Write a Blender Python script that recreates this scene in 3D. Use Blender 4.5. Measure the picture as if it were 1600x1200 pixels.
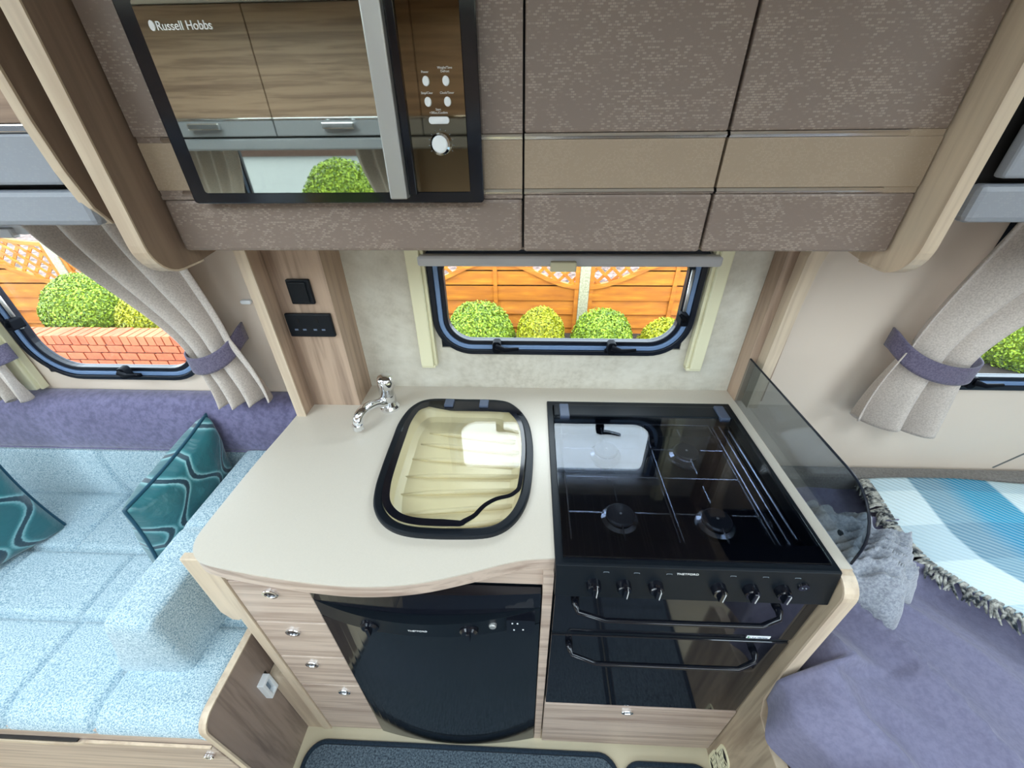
import bpy, bmesh, math, random
import numpy as np
from mathutils import Vector, Matrix

random.seed(4); rng = np.random.default_rng(4)
for o in list(bpy.data.objects): bpy.data.objects.remove(o)
S = bpy.context.scene
COL = S.collection
PI = math.pi
def lin(c):
    c = c/255.0
    return c/12.92 if c <= .04045 else ((c+.055)/1.055)**2.4
def rgb(r, g, b): return (lin(r), lin(g), lin(b), 1.0)

# ------------------------------------------------------------------ camera, world, exposure
FPX = 631.0
PITCH, YAW, ROLL = math.radians(33.8), math.radians(2.7), math.radians(0.7)
cd = bpy.data.cameras.new('camera'); cam = bpy.data.objects.new('camera', cd); COL.objects.link(cam)
cd.sensor_width = 36; cd.lens = FPX*36/1600; cd.clip_start = .01; cd.clip_end = 200
fw = Vector((-math.sin(YAW)*math.cos(PITCH), math.cos(YAW)*math.cos(PITCH), -math.sin(PITCH)))
rt = Vector((math.cos(YAW), math.sin(YAW), 0)); up = rt.cross(fw)
r2 = rt*math.cos(ROLL) - up*math.sin(ROLL); u2 = up*math.cos(ROLL) + rt*math.sin(ROLL)
m = Matrix((r2, u2, -fw)).transposed().to_4x4(); m.translation = Vector((0, -.97, 1.56))
cam.matrix_world = m; S.camera = cam

SKY = 7.0
w = bpy.data.worlds.new('overcast_sky'); S.world = w; w.use_nodes = True
nt = w.node_tree; bg = nt.nodes['Background']
tc = nt.nodes.new('ShaderNodeTexCoord'); no = nt.nodes.new('ShaderNodeTexNoise'); no.inputs['Scale'].default_value = 2.2
cr = nt.nodes.new('ShaderNodeValToRGB')
cr.color_ramp.elements[0].color = (.66, .84, 1, 1); cr.color_ramp.elements[0].position = .3
cr.color_ramp.elements[1].color = (.88, .96, 1, 1); cr.color_ramp.elements[1].position = .7
nt.links.new(tc.outputs['Generated'], no.inputs['Vector']); nt.links.new(no.outputs['Fac'], cr.inputs['Fac'])
nt.links.new(cr.outputs['Color'], bg.inputs['Color']); bg.inputs['Strength'].default_value = SKY
S.view_settings.view_transform = 'Standard'; S.view_settings.look = 'None'
S.view_settings.exposure = 0.5; S.view_settings.gamma = 1; S.view_settings.use_curve_mapping = False
S.cycles.max_bounces = 12; S.cycles.diffuse_bounces = 6; S.cycles.glossy_bounces = 6
S.cycles.transparent_max_bounces = 16; S.cycles.transmission_bounces = 6
S.cycles.sample_clamp_indirect = 8; S.cycles.caustics_refractive = False; S.cycles.use_denoising = True

def portal(name, loc, sx, sy, rot):
    l = bpy.data.lights.new(name, 'AREA'); l.shape = 'RECTANGLE'; l.size = sx; l.size_y = sy
    l.cycles.is_portal = True
    o = bpy.data.objects.new(name, l); o.location = loc; o.rotation_euler = rot; COL.objects.link(o)
def lamp(name, loc, sx, sy, rot, power, col):
    l = bpy.data.lights.new(name, 'AREA'); l.shape = 'RECTANGLE'; l.size = sx; l.size_y = sy
    l.energy = power; l.color = col
    o = bpy.data.objects.new(name, l); o.location = loc; o.rotation_euler = rot; COL.objects.link(o)

# openings in the shell (x0, x1, z0, z1) on the back wall and the front wall
KW = (-.235, .405, 1.03, 1.285); LW = (-1.43, -.93, .93, 1.385); RW = (1.06, 1.78, .935, 1.385)
FW1 = (-1.66, -.86, 1.0, 1.46); ADDED_FW2 = (.75, 1.75, 1.0, 1.46); DW = (-.25, .3, .75, 1.40)  # last two are unseen openings, added to let in more sky light
ADDED_EWY = (-1.85, -.35, .95, 1.50)      # unseen window added to the left end wall for sky light (y0, y1, z0, z1)
ADDED_ROOFS = [(-1.75, -.75, -1.6, -.7), (-.45, .55, -1.7, -1.1), (.9, 1.8, -1.6, -.8)]  # unseen rooflights, added and enlarged to brighten the interior
XL, XR, YF, ZC = -2.7, 2.6, -2.22, 1.95
for k, q in enumerate((KW, LW, RW)):
    portal('window_portal', ((q[0]+q[1])/2, .04, (q[2]+q[3])/2), q[1]-q[0], q[3]-q[2], (PI/2, 0, PI) if False else (-PI/2, 0, 0))
for q in (FW1, ADDED_FW2, DW):
    portal('window_portal', ((q[0]+q[1])/2, YF-.04, (q[2]+q[3])/2), q[1]-q[0], q[3]-q[2], (PI/2, 0, 0))
portal('window_portal', (XL-.04, (ADDED_EWY[0]+ADDED_EWY[1])/2, (ADDED_EWY[2]+ADDED_EWY[3])/2), ADDED_EWY[3]-ADDED_EWY[2], ADDED_EWY[1]-ADDED_EWY[0], (0, -PI/2, 0))
for q in ADDED_ROOFS:
    portal('added_rooflight_portal', ((q[0]+q[1])/2, (q[2]+q[3])/2, ZC+.05), q[1]-q[0], q[3]-q[2], (0, 0, 0))

# ------------------------------------------------------------------ geometry helpers
class G:
    def __init__(s): s.v = []; s.f = []; s.uv = None
    def add(s, v, f):
        n = len(s.v); s.v += [tuple(map(float, p)) for p in v]; s.f += [tuple(i+n for i in q) for q in f]; return s
    def box(s, x0, x1, y0, y1, z0, z1):
        return s.add([(x0,y0,z0),(x1,y0,z0),(x1,y1,z0),(x0,y1,z0),(x0,y0,z1),(x1,y0,z1),(x1,y1,z1),(x0,y1,z1)],
                     [(3,2,1,0),(4,5,6,7),(0,1,5,4),(1,2,6,5),(2,3,7,6),(3,0,4,7)])
    def prism(s, pts, a, b, ax='z'):
        """pts: 2-D outline, extruded from a to b along ax. plane coords: z->(x,y) y->(x,z) x->(y,z)"""
        ar = sum(pts[i][0]*pts[(i+1)%len(pts)][1]-pts[(i+1)%len(pts)][0]*pts[i][1] for i in range(len(pts)))
        if ar < 0: pts = pts[::-1]
        mk = {'z': lambda p,t:(p[0],p[1],t), 'y': lambda p,t:(p[0],t,p[1]), 'x': lambda p,t:(t,p[0],p[1])}[ax]
        n = len(pts); v = [mk(p,a) for p in pts]+[mk(p,b) for p in pts]
        f = [tuple(range(n))[::-1], tuple(range(n,2*n))]+[(i,(i+1)%n,n+(i+1)%n,n+i) for i in range(n)]
        return s.add(v, f)
    def ring(s, po, pi_, a, b, ax='z'):
        mk = {'z': lambda p,t:(p[0],p[1],t), 'y': lambda p,t:(p[0],t,p[1]), 'x': lambda p,t:(t,p[0],p[1])}[ax]
        n = len(po); v = [mk(p,a) for p in po]+[mk(p,b) for p in po]+[mk(p,a) for p in pi_]+[mk(p,b) for p in pi_]
        f = []
        for i in range(n):
            j = (i+1)%n
            f += [(i,j,n+j,n+i),(2*n+j,2*n+i,3*n+i,3*n+j),(n+i,n+j,3*n+j,3*n+i),(j,i,2*n+i,2*n+j)]
        return s.add(v, f)
    def tube(s, pts, r, n=8, caps=True):
        P = [Vector(p) for p in pts]; R = r if hasattr(r, '__len__') else [r]*len(P)
        t0 = (P[1]-P[0]).normalized(); u = t0.orthogonal().normalized(); v = []; f = []
        for i, p in enumerate(P):
            t = (P[min(i+1,len(P)-1)]-P[max(i-1,0)]).normalized()
            u = (u - t*u.dot(t)).normalized(); w_ = t.cross(u)
            v += [p + (u*math.cos(a)+w_*math.sin(a))*R[i] for a in [2*PI*k/n for k in range(n)]]
        for i in range(len(P)-1):
            for k in range(n):
                k2 = (k+1)%n; f.append((i*n+k, i*n+k2, (i+1)*n+k2, (i+1)*n+k))
        if caps: f += [tuple(range(n))[::-1], tuple(range((len(P)-1)*n, len(P)*n))]
        return s.add(v, f)
    def lathe(s, prof, c, ax='z', n=24):
        """prof: (radius, height) list; capped"""
        v = []; f = []
        for (r, h) in prof:
            for k in range(n):
                a = 2*PI*k/n; x, y = r*math.cos(a), r*math.sin(a)
                q = {'z':(x,y,h),'y':(x,h,-y),'-y':(x,-h,y),'x':(h,x,y)}[ax]
                v.append((c[0]+q[0], c[1]+q[1], c[2]+q[2]))
        for i in range(len(prof)-1):
            for k in range(n):
                k2 = (k+1)%n; f.append((i*n+k, i*n+k2, (i+1)*n+k2, (i+1)*n+k))
        f += [tuple(range(n))[::-1], tuple(range((len(prof)-1)*n, len(prof)*n))]
        return s.add(v, f)
    def grid(s, fn, nu, nv, flip=False):
        n = len(s.v); v = [fn(i/nu, j/nv) for j in range(nv+1) for i in range(nu+1)]; f = []
        for j in range(nv):
            for i in range(nu):
                a = j*(nu+1)+i; q = (a, a+1, a+nu+2, a+nu+1); f.append(q[::-1] if flip else q)
        s.uv = [(i/nu, j/nv) for j in range(nv+1) for i in range(nu+1)]
        return s.add(v, f)

def rrect(cx, cy, w_, h, r, n=8):
    out = []
    rs = r if hasattr(r, '__len__') else [r]*4      # br, tr, tl, bl
    for (sx, sy, a0, rr) in ((1,-1,-PI/2,rs[0]),(1,1,0,rs[1]),(-1,1,PI/2,rs[2]),(-1,-1,PI,rs[3])):
        for k in range(n+1):
            a = a0 + PI/2*k/n
            out.append((cx+sx*(w_/2-rr)+rr*math.cos(a), cy+sy*(h/2-rr)+rr*math.sin(a)))
    return out
def circ(cx, cy, rx, ry=None, n=20):
    ry = ry or rx; return [(cx+rx*math.cos(2*PI*k/n), cy+ry*math.sin(2*PI*k/n)) for k in range(n)]
def spline(pts, k=8, closed=True):
    n = len(pts); out = []
    rngi = range(n) if closed else range(n-1)
    for i in rngi:
        g = lambda j: np.array(pts[j%n] if closed else pts[max(0,min(n-1,j))], float)
        p0, p1, p2, p3 = g(i-1), g(i), g(i+1), g(i+2)
        for s_ in range(k):
            t = s_/k
            out.append(tuple(.5*((2*p1)+(-p0+p2)*t+(2*p0-5*p1+4*p2-p3)*t*t+(-p0+3*p1-3*p2+p3)*t**3)))
    if not closed: out.append(tuple(pts[-1]))
    return out
def offset(poly, d):
    P = np.array(poly, float); n = len(P)
    ar = sum(P[i][0]*P[(i+1)%n][1]-P[(i+1)%n][0]*P[i][1] for i in range(n))
    T_ = np.roll(P,-1,0)-np.roll(P,1,0); T_ /= np.linalg.norm(T_,axis=1)[:,None]
    N_ = np.stack([T_[:,1],-T_[:,0]],1)*(1 if ar > 0 else -1)
    return [tuple(p) for p in P - N_*d]

ORG = {}
def tag(o, label=None, cat=None, group=None, kind=None):
    if label: o['label'] = label
    if cat: o['category'] = cat
    if group: o['group'] = group
    if kind: o['kind'] = kind
    return o
def T(name, label, cat, loc, group=None, kind=None):
    o = bpy.data.objects.new(name, None); COL.objects.link(o); o.location = loc; o.empty_display_size = .05
    ORG[o.name] = Vector(loc); return tag(o, label, cat, group, kind)
def O(name, g, mat, parent=None, label=None, cat=None, group=None, kind=None, smooth=False, bevel=0, solid=0, sub=0, org=None):
    me = bpy.data.meshes.new(name)
    V = np.array(g.v)
    if parent is not None: og = ORG[parent.name]
    elif org is not None: og = Vector(org)
    else:
        lo, hi = V.min(0), V.max(0); og = Vector(((lo[0]+hi[0])/2, (lo[1]+hi[1])/2, lo[2]))
    V = V - np.array(og)
    me.from_pydata(V.tolist(), [], g.f); me.validate()
    if g.uv and len(g.uv) == len(g.v):
        uvl = me.uv_layers.new(name='UVMap')
        for l in me.loops: uvl.data[l.index].uv = g.uv[l.vertex_index]
    me.materials.append(mat)
    if smooth: me.polygons.foreach_set('use_smooth', [True]*len(me.polygons))
    o = bpy.data.objects.new(name, me); COL.objects.link(o)
    if parent is not None: o.parent = parent
    else: o.location = og
    ORG[o.name] = og
    if bevel:
        b = o.modifiers.new('soft_edge', 'BEVEL'); b.width = bevel; b.segments = 2; b.limit_method = 'ANGLE'; b.angle_limit = math.radians(40)
    if solid:
        b = o.modifiers.new('thick', 'SOLIDIFY'); b.thickness = solid; b.offset = 0
    if sub:
        b = o.modifiers.new('smooth', 'SUBSURF'); b.levels = sub; b.render_levels = sub
    return tag(o, label, cat, group, kind)
def B(*a): return G().box(*a)
def text(name, s_, size, loc, rot, mat, parent, align='LEFT', ext=.0002, bold=0):
    c = bpy.data.curves.new(name, 'FONT'); c.body = s_; c.size = size; c.extrude = ext; c.align_x = align; c.offset = bold
    tmp = bpy.data.objects.new(name, c); COL.objects.link(tmp)
    me = bpy.data.meshes.new_from_object(tmp.evaluated_get(bpy.context.evaluated_depsgraph_get())); bpy.data.objects.remove(tmp)
    me.materials.clear(); me.materials.append(mat); o = bpy.data.objects.new(name, me); COL.objects.link(o)
    o.parent = parent; o.location = Vector(loc)-ORG[parent.name]; o.rotation_euler = rot; return o
def blob_noise(P, sc, seed=0):
    from mathutils import noise
    return noise.noise(Vector((P[0]*sc+seed, P[1]*sc-seed*.7, (P[2] if len(P) > 2 else 0)*sc+seed*.3)))

# ------------------------------------------------------------------ materials
class M:
    def __init__(s, name, rough=.5, metal=0, spec=None, coat=0):
        s.m = bpy.data.materials.new(name); s.m.use_nodes = True; s.t = s.m.node_tree; s.b = s.t.nodes['Principled BSDF']
        s.b.inputs['Roughness'].default_value = rough; s.b.inputs['Metallic'].default_value = metal
        if spec is not None: s.b.inputs['Specular IOR Level'].default_value = spec
        if coat: s.b.inputs['Coat Weight'].default_value = coat; s.b.inputs['Coat Roughness'].default_value = .03
    def n(s, typ, ins=None, **kw):
        nd = s.t.nodes.new('ShaderNode'+typ)
        for k, v in kw.items(): setattr(nd, k, v)
        for k, v in (ins or {}).items():
            if isinstance(v, bpy.types.NodeSocket): s.t.links.new(v, nd.inputs[k])
            else: nd.inputs[k].default_value = v
        return nd
    def math(s, op, a, b=None, c=None):
        ins = {0: a}
        if b is not None: ins[1] = b
        if c is not None: ins[2] = c
        return s.n('Math', ins, operation=op).outputs[0]
    def coords(s, sc=(1,1,1), kind='Object', rot=(0,0,0)):
        t = s.n('TexCoord'); mp = s.n('Mapping', {'Vector': t.outputs[kind], 'Scale': sc, 'Rotation': rot}); return mp.outputs[0]
    def ramp(s, fac, stops, interp='LINEAR'):
        r = s.n('ValToRGB', {'Fac': fac}); e = r.color_ramp; e.interpolation = interp
        while len(e.elements) < len(stops): e.elements.new(.5)
        for el, (p, c) in zip(e.elements, stops): el.position = p; el.color = c
        return r.outputs['Color']
    def mix(s, f, a, b, mode='MIX'):
        nd = s.n('Mix', {}, data_type='RGBA', blend_type=mode)
        for i, v in ((0, f), (6, a), (7, b)):
            if isinstance(v, bpy.types.NodeSocket): s.t.links.new(v, nd.inputs[i])
            else: nd.inputs[i].default_value = v
        return nd.outputs[2]
    def col(s, v):
        if isinstance(v, bpy.types.NodeSocket): s.t.links.new(v, s.b.inputs['Base Color'])
        else: s.b.inputs['Base Color'].default_value = v
        return s
    def bump(s, h, st=.3, dist=.002):
        nd = s.n('Bump', {'Height': h, 'Strength': st, 'Distance': dist}); s.t.links.new(nd.outputs[0], s.b.inputs['Normal']); return s
    def noise(s, vec, scale, detail=3, rough=.5, dist=0):
        return s.n('TexNoise', {'Vector': vec, 'Scale': scale, 'Detail': detail, 'Roughness': rough, 'Distortion': dist}).outputs['Fac']

def plain(name, c, rough=.5, metal=0, spec=None, coat=0, vary=.06, vs=6):
    x = M(name, rough, metal, spec, coat); v = x.coords(); f = x.noise(v, vs, 3)
    d = tuple(a*(1-vary) for a in c[:3])+(1,); e = tuple(min(1, a*(1+vary)) for a in c[:3])+(1,)
    x.col(x.ramp(f, [(.3, d), (.7, e)])); return x.m
def wood(name, c, dark, ax, strong=1.0, rough=.42):
    x = M(name, rough)
    a, b = (1.6, 40) if ax == 'x' else (1.6, 26)
    sc = {'x': (a, b, b), 'z': (b, b, a), 'y': (b, a, b)}[ax]
    v = x.coords(sc)
    f1 = x.noise(v, 1.0, 5, .55, .8)
    fine = x.noise(x.coords(tuple(q*5 for q in sc)), 1.0, 2)
    k = x.math('ADD', x.math('MULTIPLY', f1, .8), x.math('MULTIPLY', fine, .2))
    mid = tuple((p*.45+q*.55) for p, q in zip(dark, c))
    lgt = tuple(min(1, q*1.1) for q in c)
    x.col(x.ramp(k, [(.5-.14/strong, dark), (.5-.03/strong, mid), (.53, c), (.66, lgt)])); x.bump(k, .12, .001); return x.m

WC, WD = rgb(190, 168, 149), rgb(146, 124, 108)
W_X = wood('wood_laminate_horizontal', rgb(196,176,160), rgb(160,138,124), 'x'); W_Z = wood('wood_laminate_upright', rgb(178,153,132), rgb(140,117,100), 'z')
W_EDGE = wood('wood_edging', rgb(205, 186, 162), rgb(180, 158, 136), 'z', .7)
W_SIDE_SHADED = wood('wood_laminate_side_shaded', rgb(148, 130, 118), rgb(108, 93, 84), 'z', .9)  # same laminate, darkened for its shaded side, with stronger grain
W_LOCK = wood('wood_locker_door', rgb(168, 142, 122), rgb(120, 98, 84), 'x', .6)
W_SHADED = wood('wood_end_panel_shaded', rgb(138, 116, 98), rgb(118, 97, 82), 'z', .7)  # same wood in a darker tone that carries the end panels' shade

def laminate(name, base, light, sx=.0085, sz=.0042, thr=.62, amt=.8):
    x = M(name, .5)
    t = x.n('TexCoord'); sp = x.n('SeparateXYZ', {0: t.outputs['Object']}); cb = x.n('CombineXYZ', {0: sp.outputs[0], 1: sp.outputs[2]})
    br = x.n('TexBrick', {'Vector': cb.outputs[0], 'Color1': (0,0,0,1), 'Color2': (1,1,1,1), 'Mortar': (0,0,0,1), 'Scale': 1.0,
                          'Mortar Size': sz*.16, 'Mortar Smooth': .4, 'Brick Width': sx, 'Row Height': sz})
    big = x.noise(t.outputs['Object'], 22, 3)
    k = x.math('MULTIPLY', br.outputs['Color'], x.ramp(big, [(.36, (0.42,)*3+(1,)), (.66, (1,)*3+(1,))]))
    k2 = x.math('MULTIPLY', x.ramp(k, [(thr-.1, (0,0,0,1)), (thr+.15, (1,1,1,1))]), amt)
    x.col(x.mix(k2, base, light)); x.bump(x.math('MULTIPLY', br.outputs['Color'], .6), .25, .0006); return x.m
LAM = laminate('locker_textured_laminate', rgb(131, 115, 105), rgb(176, 160, 147), .0052, .0028, .45, .5)
LAM2 = laminate('locker_band_laminate', rgb(160, 141, 120), rgb(174, 155, 134), .003, .0022, .4, .5)
GREYLAM = laminate('grey_locker_laminate', rgb(146, 150, 158), rgb(158, 162, 168), .004, .003, .5, .3)
CHROME = plain('chrome', (.82, .83, .85, 1), .07, 1, vary=.02)
MIRSTRIP = plain('chrome_strip', (.9, .87, .85, 1), .22, 1, vary=.02)
BLACK = plain('black_gloss', (.004, .005, .009, 1), .12, vary=.1)
BLACKM = plain('black_satin', (.004, .007, .011, 1), .40, 0, .25, vary=.1)
RUBBER = plain('black_rubber', (.005, .008, .016, 1), .35, 0, .3, vary=.1)
ALU = plain('blue_grey_frame', rgb(112, 138, 176), .4, .1, vary=.05)
CREAMP = plain('cream_plastic', rgb(226, 220, 186), .4, vary=.03)
GREYP = plain('blind_rail_grey', rgb(196, 196, 198), .4, vary=.03)
WHITEP = plain('white_plastic', rgb(235, 238, 240), .35, vary=.02)
SILVER = plain('brushed_silver', rgb(186, 186, 184), .35, .7, vary=.04)
INK = plain('pale_print', rgb(225, 225, 225), .5, vary=.02)
INKDIM = plain('dim_print', rgb(130, 140, 150), .5, vary=.02)
SCREW = plain('dark_screw', rgb(40, 50, 60), .4, .5)
WALLC = plain('cream_wall', rgb(216, 200, 184), .6, vary=.02, vs=3)
CEIL = plain('ceiling_white', rgb(225, 220, 212), .6, vary=.02)
x = M('worktop_laminate', .33); v = x.coords((60,60,60)); f = x.noise(v, 6, 4); x.col(x.ramp(f, [(.3, rgb(203,194,180)), (.7, rgb(206,197,183))])); WORK = x.m
x = M('stone_effect_board', .55); v = x.coords((1,1,1)); f = x.noise(v, 7, 8, .68); f2 = x.noise(v, 55, 4, .7)
k = x.math('ADD', x.math('MULTIPLY', f, .7), x.math('MULTIPLY', f2, .3))
x.col(x.ramp(k, [(.34, rgb(178,170,154)), (.48, rgb(200,193,178)), (.62, rgb(212,206,192))])); STONE = x.m

def glass(name, tint, refl_ior=1.5, rough=.01, boost=1.0):
    x = M(name); x.t.nodes.remove(x.b); out = x.t.nodes['Material Output']
    tr = x.n('BsdfTransparent', {'Color': tint}); gl = x.n('BsdfGlossy', {'Color': (1,1,1,1), 'Roughness': rough})
    ge = x.n('NewGeometry'); dp = x.n('VectorMath', {0: ge.outputs['Normal'], 1: ge.outputs['Incoming']}, operation='DOT_PRODUCT')
    f0 = ((refl_ior-1)/(refl_ior+1))**2; om = x.math('SUBTRACT', 1.0, x.math('ABSOLUTE', dp.outputs['Value']))
    k = x.math('MINIMUM', x.math('MULTIPLY', x.math('MULTIPLY_ADD', x.math('POWER', om, 5.0), 1-f0, f0), boost), 1.0)
    mx = x.n('MixShader', {0: k, 1: tr.outputs[0], 2: gl.outputs[0]}); x.t.links.new(mx.outputs[0], out.inputs[0]); return x.m
PANE = glass('window_acrylic', (.95, .96, .96, 1), 1.3)
LIDGLASS = glass('clear_lid_glass', (.985, .99, .975, 1), 1.5, .01, .9)
HOBGLASS = glass('smoked_hob_glass', (.66, .69, .74, 1), 1.5, .01, 1.0)
SPLASH = glass('smoked_splashback_glass', (.62, .66, .68, 1), 1.5, .01, 1.1)
x = M('mirrored_dark_glass', .02, 1); v = x.coords(); x.col(x.ramp(x.noise(v, 3), [(.3, (.50,.51,.43,1)), (.7, (.52,.53,.45,1))])); MIRROR = x.m
x = M('brown_dark_glass', .03, 1); v = x.coords(); x.col(x.ramp(x.noise(v, 3), [(.3, (.20,.16,.10,1)), (.7, (.21,.17,.11,1))])); MIRROR2 = x.m
x = M('oven_door_glass', .06, 0, .5); v = x.coords(); x.col(x.ramp(x.noise(v, 4), [(.3, (.004,.005,.008,1)), (.7, (.006,.007,.011,1))])); OVEN = x.m
x = M('dishwasher_gloss_panel', .1, 0, .6); v = x.coords(); x.col(x.ramp(x.noise(v, 4), [(.3, (.004,.006,.008,1)), (.7, (.006,.008,.012,1))])); DWM = x.m

def fabric(name, c1, c2, sc=300, st=.5, rough=.95, dist=.0015, sheen=.2, big=.1, mottle=5):
    x = M(name, rough, 0, .2); v = x.coords(); f = x.noise(v, sc, 2, .7)
    b = x.noise(v, mottle, 4)
    c = x.ramp(f, [(.36, c1), (.62, c2)])
    x.col(x.mix(x.math('MULTIPLY', b, big*2), c, c1)); x.bump(f, st, dist)
    x.b.inputs['Sheen Weight'].default_value = sheen; return x.m
SOFA = fabric('sofa_weave', rgb(112, 146, 166), rgb(204, 220, 224), 330, .35, dist=.001, big=.04)
SUEDE = fabric('purple_suede', rgb(92, 89, 120), rgb(124, 119, 154), 60, .15, big=.35, sheen=.5, mottle=9)
LINEN = fabric('curtain_linen', rgb(180, 169, 160), rgb(204, 193, 184), 300, .2, big=.05)
TIE = fabric('tieback_fabric', rgb(86, 80, 100), rgb(112, 104, 124), 240, .3)
DUVET = fabric('duvet_cotton', rgb(112, 110, 134), rgb(124, 122, 146), 90, .12, big=.15)
FLEECE = fabric('grey_fleece', rgb(132, 136, 146), rgb(168, 172, 180), 160, .5, sheen=.6, dist=.003)
CARPET = fabric('carpet_pile', rgb(40, 52, 64), rgb(98, 112, 122), 210, 1.0, dist=.004)
BINDING = fabric('carpet_binding', rgb(20, 32, 44), rgb(34, 48, 60), 200, .4)
FRINGEM = fabric('fringe_yarn', rgb(30, 38, 46), rgb(196, 194, 184), 55, .3)
VINYL = plain('pale_floor_vinyl', rgb(196, 184, 156), .5)
DARKC = plain('dark_recess', (.01, .008, .007, 1), .7)

# teal ogee fabric
x = M('teal_ogee_satin', .35, 0, .5); t = x.n('TexCoord'); sp = x.n('SeparateXYZ', {0: t.outputs['UV']})
wob = x.math('MULTIPLY', x.noise(t.outputs['UV'], 60, 2), .05)
U, Vv = x.math('MULTIPLY', sp.outputs[0], 3.4), x.math('MULTIPLY', sp.outputs[1], 2.0)
sn = x.math('MULTIPLY', x.math('SINE', x.math('MULTIPLY', Vv, 2*PI)), .34)
def line(sig, off):
    fr = x.math('FRACT', x.math('ADD', x.math('MULTIPLY', x.math('ADD', x.math(sig, U, sn), wob), .5), off)); return x.math('MULTIPLY', x.math('ABSOLUTE', x.math('SUBTRACT', fr, .5)), 2.0)
d = x.math('MINIMUM', line('ADD', 0), line('SUBTRACT', .5))
c = x.ramp(d, [(0, rgb(14,52,66)), (.06, rgb(18,60,74)), (.09, rgb(130,178,182)), (.16, rgb(44,116,122)), (.22, rgb(22,92,100)), (1, rgb(24,98,104))])
x.col(c); x.bump(x.noise(t.outputs['UV'], 14, 3), .3, .01); x.b.inputs['Sheen Weight'].default_value = .4; TEAL = x.m
PIPING = plain('teal_piping', rgb(20, 70, 90), .4)

# tartan blanket: UV in metres
x = M('tartan_wool', .95, 0, .2); t = x.n('TexCoord'); sp = x.n('SeparateXYZ', {0: t.outputs['UV']})
fu = x.math('FRACT', x.math('DIVIDE', sp.outputs[0], .33)); fv = x.math('FRACT', x.math('DIVIDE', sp.outputs[1], .22))
Wt, Gy, Bl = rgb(214, 232, 236), rgb(118, 158, 178), rgb(0, 146, 186)
cu = x.ramp(fu, [(0, Wt), (.33, Gy), (.62, Bl), (.80, Bl), (.99, Wt)], 'LINEAR')
cu = x.ramp(fu, [(0, Wt), (.32, Wt), (.34, Gy), (.52, Gy), (.68, Bl), (.97, Bl), (1, Wt)])
cv = x.ramp(fv, [(0, (.66,.74,.80,1)), (.48, (.66,.74,.80,1)), (.5, (1,1,1,1)), (1, (1,1,1,1))])
tw = x.n('TexWave', {'Vector': x.n('Mapping', {'Vector': t.outputs['UV'], 'Rotation': (0,0,PI/4)}).outputs[0], 'Scale': 26.0, 'Distortion': .6})
c = x.mix(.8, cu, cv, 'MULTIPLY'); c = x.mix(x.math('MULTIPLY', tw.outputs['Fac'], .28), c, rgb(225, 235, 235))
x.col(c); x.bump(tw.outputs['Fac'], .5, .003); TARTAN = x.m

# outdoor materials
x = M('orange_fence_timber', .7); v = x.coords((1.2, 8, 8)); f = x.noise(v, 3, 5, .6)
x.col(x.ramp(f, [(.3, rgb(142, 76, 6)), (.55, rgb(168, 98, 10)), (.75, rgb(190, 122, 26))])); x.bump(f, .2, .004); FENCE = x.m
x = M('concrete_post', .9); v = x.coords(); f = x.noise(v, 60, 4, .7); x.col(x.ramp(f, [(.35, rgb(120,116,92)), (.65, rgb(168,164,140))])); CONC = x.m
x = M('red_brick', .85); v = x.coords(); f = x.noise(v, 30, 4, .7); oi = x.n('ObjectInfo')
c = x.ramp(f, [(.3, rgb(140, 62, 36)), (.6, rgb(176, 84, 52)), (.8, rgb(186, 106, 76))])
x.col(x.mix(x.math('MULTIPLY', oi.outputs['Random'], .5), c, rgb(172, 104, 66))); x.bump(f, .3, .004); BRICK = x.m
MORTAR = plain('mortar', rgb(58, 38, 30), .9); SOIL = plain('dark_soil', rgb(40, 32, 24), .95)
def leafm(name, a, b):
    x = M(name, .5, 0, .3); gi = x.n('NewGeometry'); r = gi.outputs['Random Per Island']
    x.col(x.ramp(r, [(0, a), (1, b)])); return x.m
LEAF1 = leafm('box_leaf_green', rgb(52, 76, 12), rgb(138, 162, 40)); LEAF2 = leafm('box_leaf_yellow', rgb(82, 90, 6), rgb(164, 164, 26))
LEAF3 = leafm('laurel_leaf', rgb(44, 72, 10), rgb(128, 150, 34))
x = M('asphalt', .7); v = x.coords(); f = x.noise(v, 4, 5); x.col(x.ramp(f, [(.3, rgb(64,68,70)), (.7, rgb(82,86,88))])); ASPH = x.m

# ================================================================== the shell
def wall_holes(name, x0, x1, z0, z1, holes, y0, y1, mat, ax='y'):
    """wall in the x-z plane (ax y) or y-z plane (ax x) cut around rectangular openings"""
    g = G(); us = sorted({x0, x1, *[h[0] for h in holes], *[h[1] for h in holes]})
    for a, b in zip(us[:-1], us[1:]):
        hs = sorted([h for h in holes if h[0] < (a+b)/2 < h[1]], key=lambda h: h[2]); z = z0
        for h in hs:
            if h[2] > z: (g.box(a, b, y0, y1, z, h[2]) if ax == 'y' else g.box(y0, y1, a, b, z, h[2]))
            z = h[3]
        if z < z1: (g.box(a, b, y0, y1, z, z1) if ax == 'y' else g.box(y0, y1, a, b, z, z1))
    return O(name, g, mat, kind='structure')
wall_holes('wall_back', XL-.04, XR+.04, -.05, ZC, [KW, LW, RW], .0, .012, WALLC)
wall_holes('wall_front', XL-.04, XR+.04, -.05, ZC, [FW1, ADDED_FW2, DW], YF-.035, YF, WALLC)
wall_holes('wall_left', YF, 0, -.05, ZC, [ADDED_EWY], XL-.035, XL, WALLC, 'x')
wall_holes('wall_right', YF, 0, -.05, ZC, [], XR, XR+.035, WALLC, 'x')
O('floor', B(XL, XR, YF, 0, -.05, 0), VINYL, kind='structure')
g = G(); xs = sorted({XL-.04, XR+.04, *[r[0] for r in ADDED_ROOFS], *[r[1] for r in ADDED_ROOFS]})
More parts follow.
